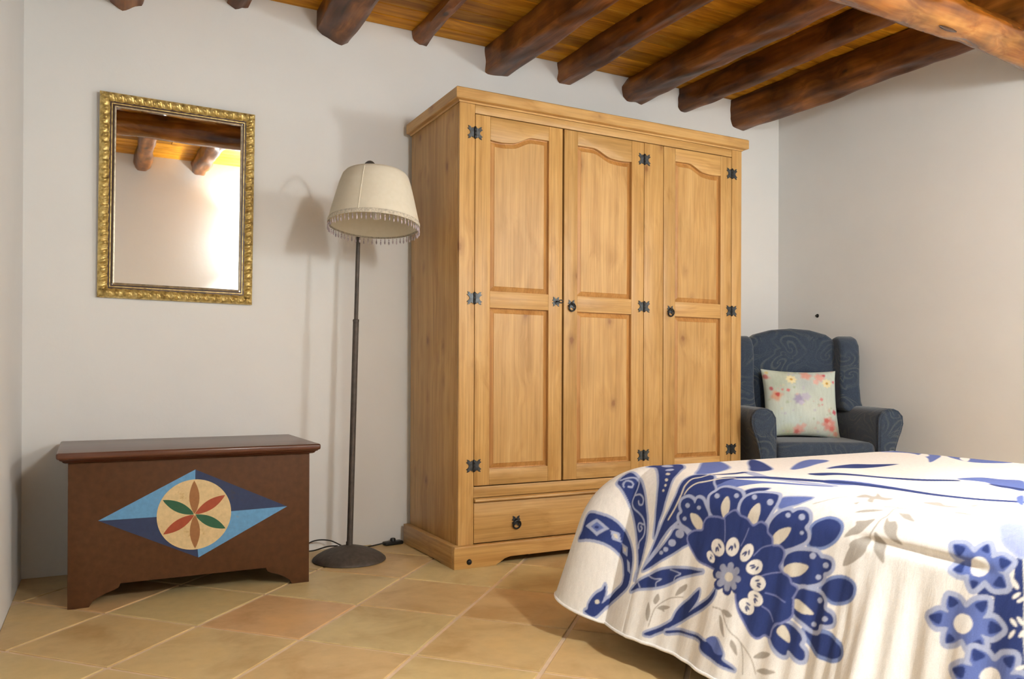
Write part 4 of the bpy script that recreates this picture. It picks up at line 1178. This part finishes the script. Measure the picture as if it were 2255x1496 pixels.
P|M|1840,491 1815,476 1806,464 1817,451 1844,432 1874,433 1863,415 1862,388 1866,374 1881,373 1907,379 1934,399 1961,369 1987,358 2001,357 2004,371 2003,399 1995,419 2026,411 2051,426 2061,438 2051,453 2027,475 1997,473 2008,489 2011,516 2009,531 1995,534 1969,531 1942,505 1915,526 1892,538 1880,541 1876,530 1875,507 1878,484|18|L|1
P|N|1808,464 1849,440 1855,461 1846,482|0|L|1
P|N|1868,376 1903,388 1892,405 1872,413|0|L|1
P|N|2000,359 1994,398 1975,394 1964,377|0|L|1
P|N|2059,439 2022,466 2014,444 2021,421|0|L|1
P|N|2008,530 1971,522 1981,502 1999,492|0|L|1
P|N|1881,539 1883,506 1900,508 1911,520|0|L|1
P|W|1967,445 1963,467 1949,484 1927,490 1908,483 1897,465 1901,443 1916,426 1938,420 1957,427|0|L|1
P|M|1955,642 1930,627 1920,615 1932,602 1959,583 1988,583 1977,566 1977,539 1981,525 1995,524 2021,530 2049,550 2075,520 2101,509 2115,508 2119,522 2117,550 2109,570 2140,562 2166,577 2176,589 2166,604 2141,625 2112,624 2122,640 2126,667 2123,682 2110,685 2083,682 2056,656 2029,677 2007,689 1994,692 1990,681 1989,658 1992,635|18|L|1
P|N|1923,615 1963,591 1970,611 1961,633|0|L|1
P|N|1982,526 2018,538 2006,556 1987,564|0|L|1
P|N|2114,510 2109,549 2090,545 2079,528|0|L|1
P|N|2173,590 2136,617 2128,595 2135,572|0|L|1
P|N|2122,680 2086,673 2095,653 2114,643|0|L|1
P|N|1995,690 1997,657 2015,659 2025,671|0|L|1
P|W|2081,596 2078,618 2063,635 2042,641 2022,634 2012,616 2015,594 2031,576 2052,570 2071,578|0|L|1
P|W|2100,305 2100,312 2093,322 2084,330 2077,331 2077,323 2084,313 2094,305|0|L|1
P|W|2119,315 2118,322 2110,332 2100,339 2094,339 2094,332 2102,322 2112,315|0|L|1
P|W|2106,415 2099,416 2089,411 2082,403 2082,396 2088,394 2098,399 2105,408|0|L|1
P|W|2124,405 2118,406 2109,400 2102,390 2102,383 2109,383 2118,389 2125,398|0|L|1
P|W|2101,428 2103,434 2100,446 2093,457 2087,460 2085,454 2088,442 2095,431|0|L|1
P|W|2134,416 2136,423 2131,435 2124,445 2117,447 2116,441 2120,429 2128,419|0|L|1
P|W|2151,529 2149,536 2140,545 2129,551 2123,550 2124,543 2134,534 2145,528|0|L|1
P|W|2092,295 2083,296 2072,288 2064,276 2064,267 2073,266 2084,274 2092,286|0|L|1"""
cv = Canvas(-1250, -3300, 3900, 1250, 2, PRN['W'])
def draw(du, dv, mirror=False):
    for ln in PRINT.split('\n'):
        q = ln.split('|')
        p = np.array([[float(c) for c in s_.split(',')] for s_ in q[2].split()])
        if mirror: p = p*np.array([1, -1])
        p = p+np.array([du, dv])
        if q[0] == 'P':
            ol = float(q[3])
            if q[5] == '1' and len(p) > 3: p = catmull(p, 4)
            cv.poly(p, PRN[q[1]], ol, PRN[q[4]])
        else:
            cv.line(catmull(p, 5, False), float(q[3]), float(q[4]), PRN[q[1]])
draw(2800, 0)
draw(0, 0)
cv.blur(1)
us = np.concatenate([np.arange(-.5, 0, .004), np.arange(0, 1.12, .0022), np.arange(1.12, 1.895, .0125)])
vs = np.concatenate([np.arange(-WD-.5, -WD, .02), np.arange(-WD, -.12, .0042), np.arange(-.12, .5001, .0022)])
UU, VV = np.meshgrid(us, vs, indexing='ij')
def fold(UU, VV):
    a = np.where(VV > 0, VV, np.where(VV < -WD, -WD-VV, 0)); b = np.maximum(-UU, 0)
    both = (a > 0) & (b > 0)
    th = np.arctan2(b, np.maximum(a, 1e-9))
    s_ = np.where(both, np.maximum(a, b)/np.maximum(np.hypot(a, b), 1e-9)*(1+.09*np.sin(2*th)), 1)
    a2, b2 = a*s_, b*s_
    return np.where(UU < 0, -b2, UU), np.where(VV > 0, a2, np.where(VV < -WD, -WD-a2, VV))
u2, v2 = fold(UU, VV)
P3 = spread_pos(u2, v2)
sp_ = mesh_np('bedspread', P3.reshape(-1, 3), quads(len(us), len(vs), True), M['spread'], cv.sample(u2*2000, v2*2000).reshape(-1, 3))
tag(sp_, 'white bedspread printed with large blue flowers draped over the bed', 'bedspread')
# rolled hem all round the hanging edge
hp = [P3[i, -1] for i in range(len(us)-1, -1, -6)] + [P3[0, j] for j in range(len(vs)-1, -1, -6)] + [P3[i, 0] for i in range(0, len(us), 6)]
hem = MB().tube(hp, .0042, 8).build('hem', M['spread'], sp_, smooth=True)
hm = hem.data; at = hm.color_attributes.new('print', 'FLOAT_COLOR', 'POINT')
at.data.foreach_set('color', np.tile(np.array([*PRN['W'], 1], np.float32), len(hm.vertices)))
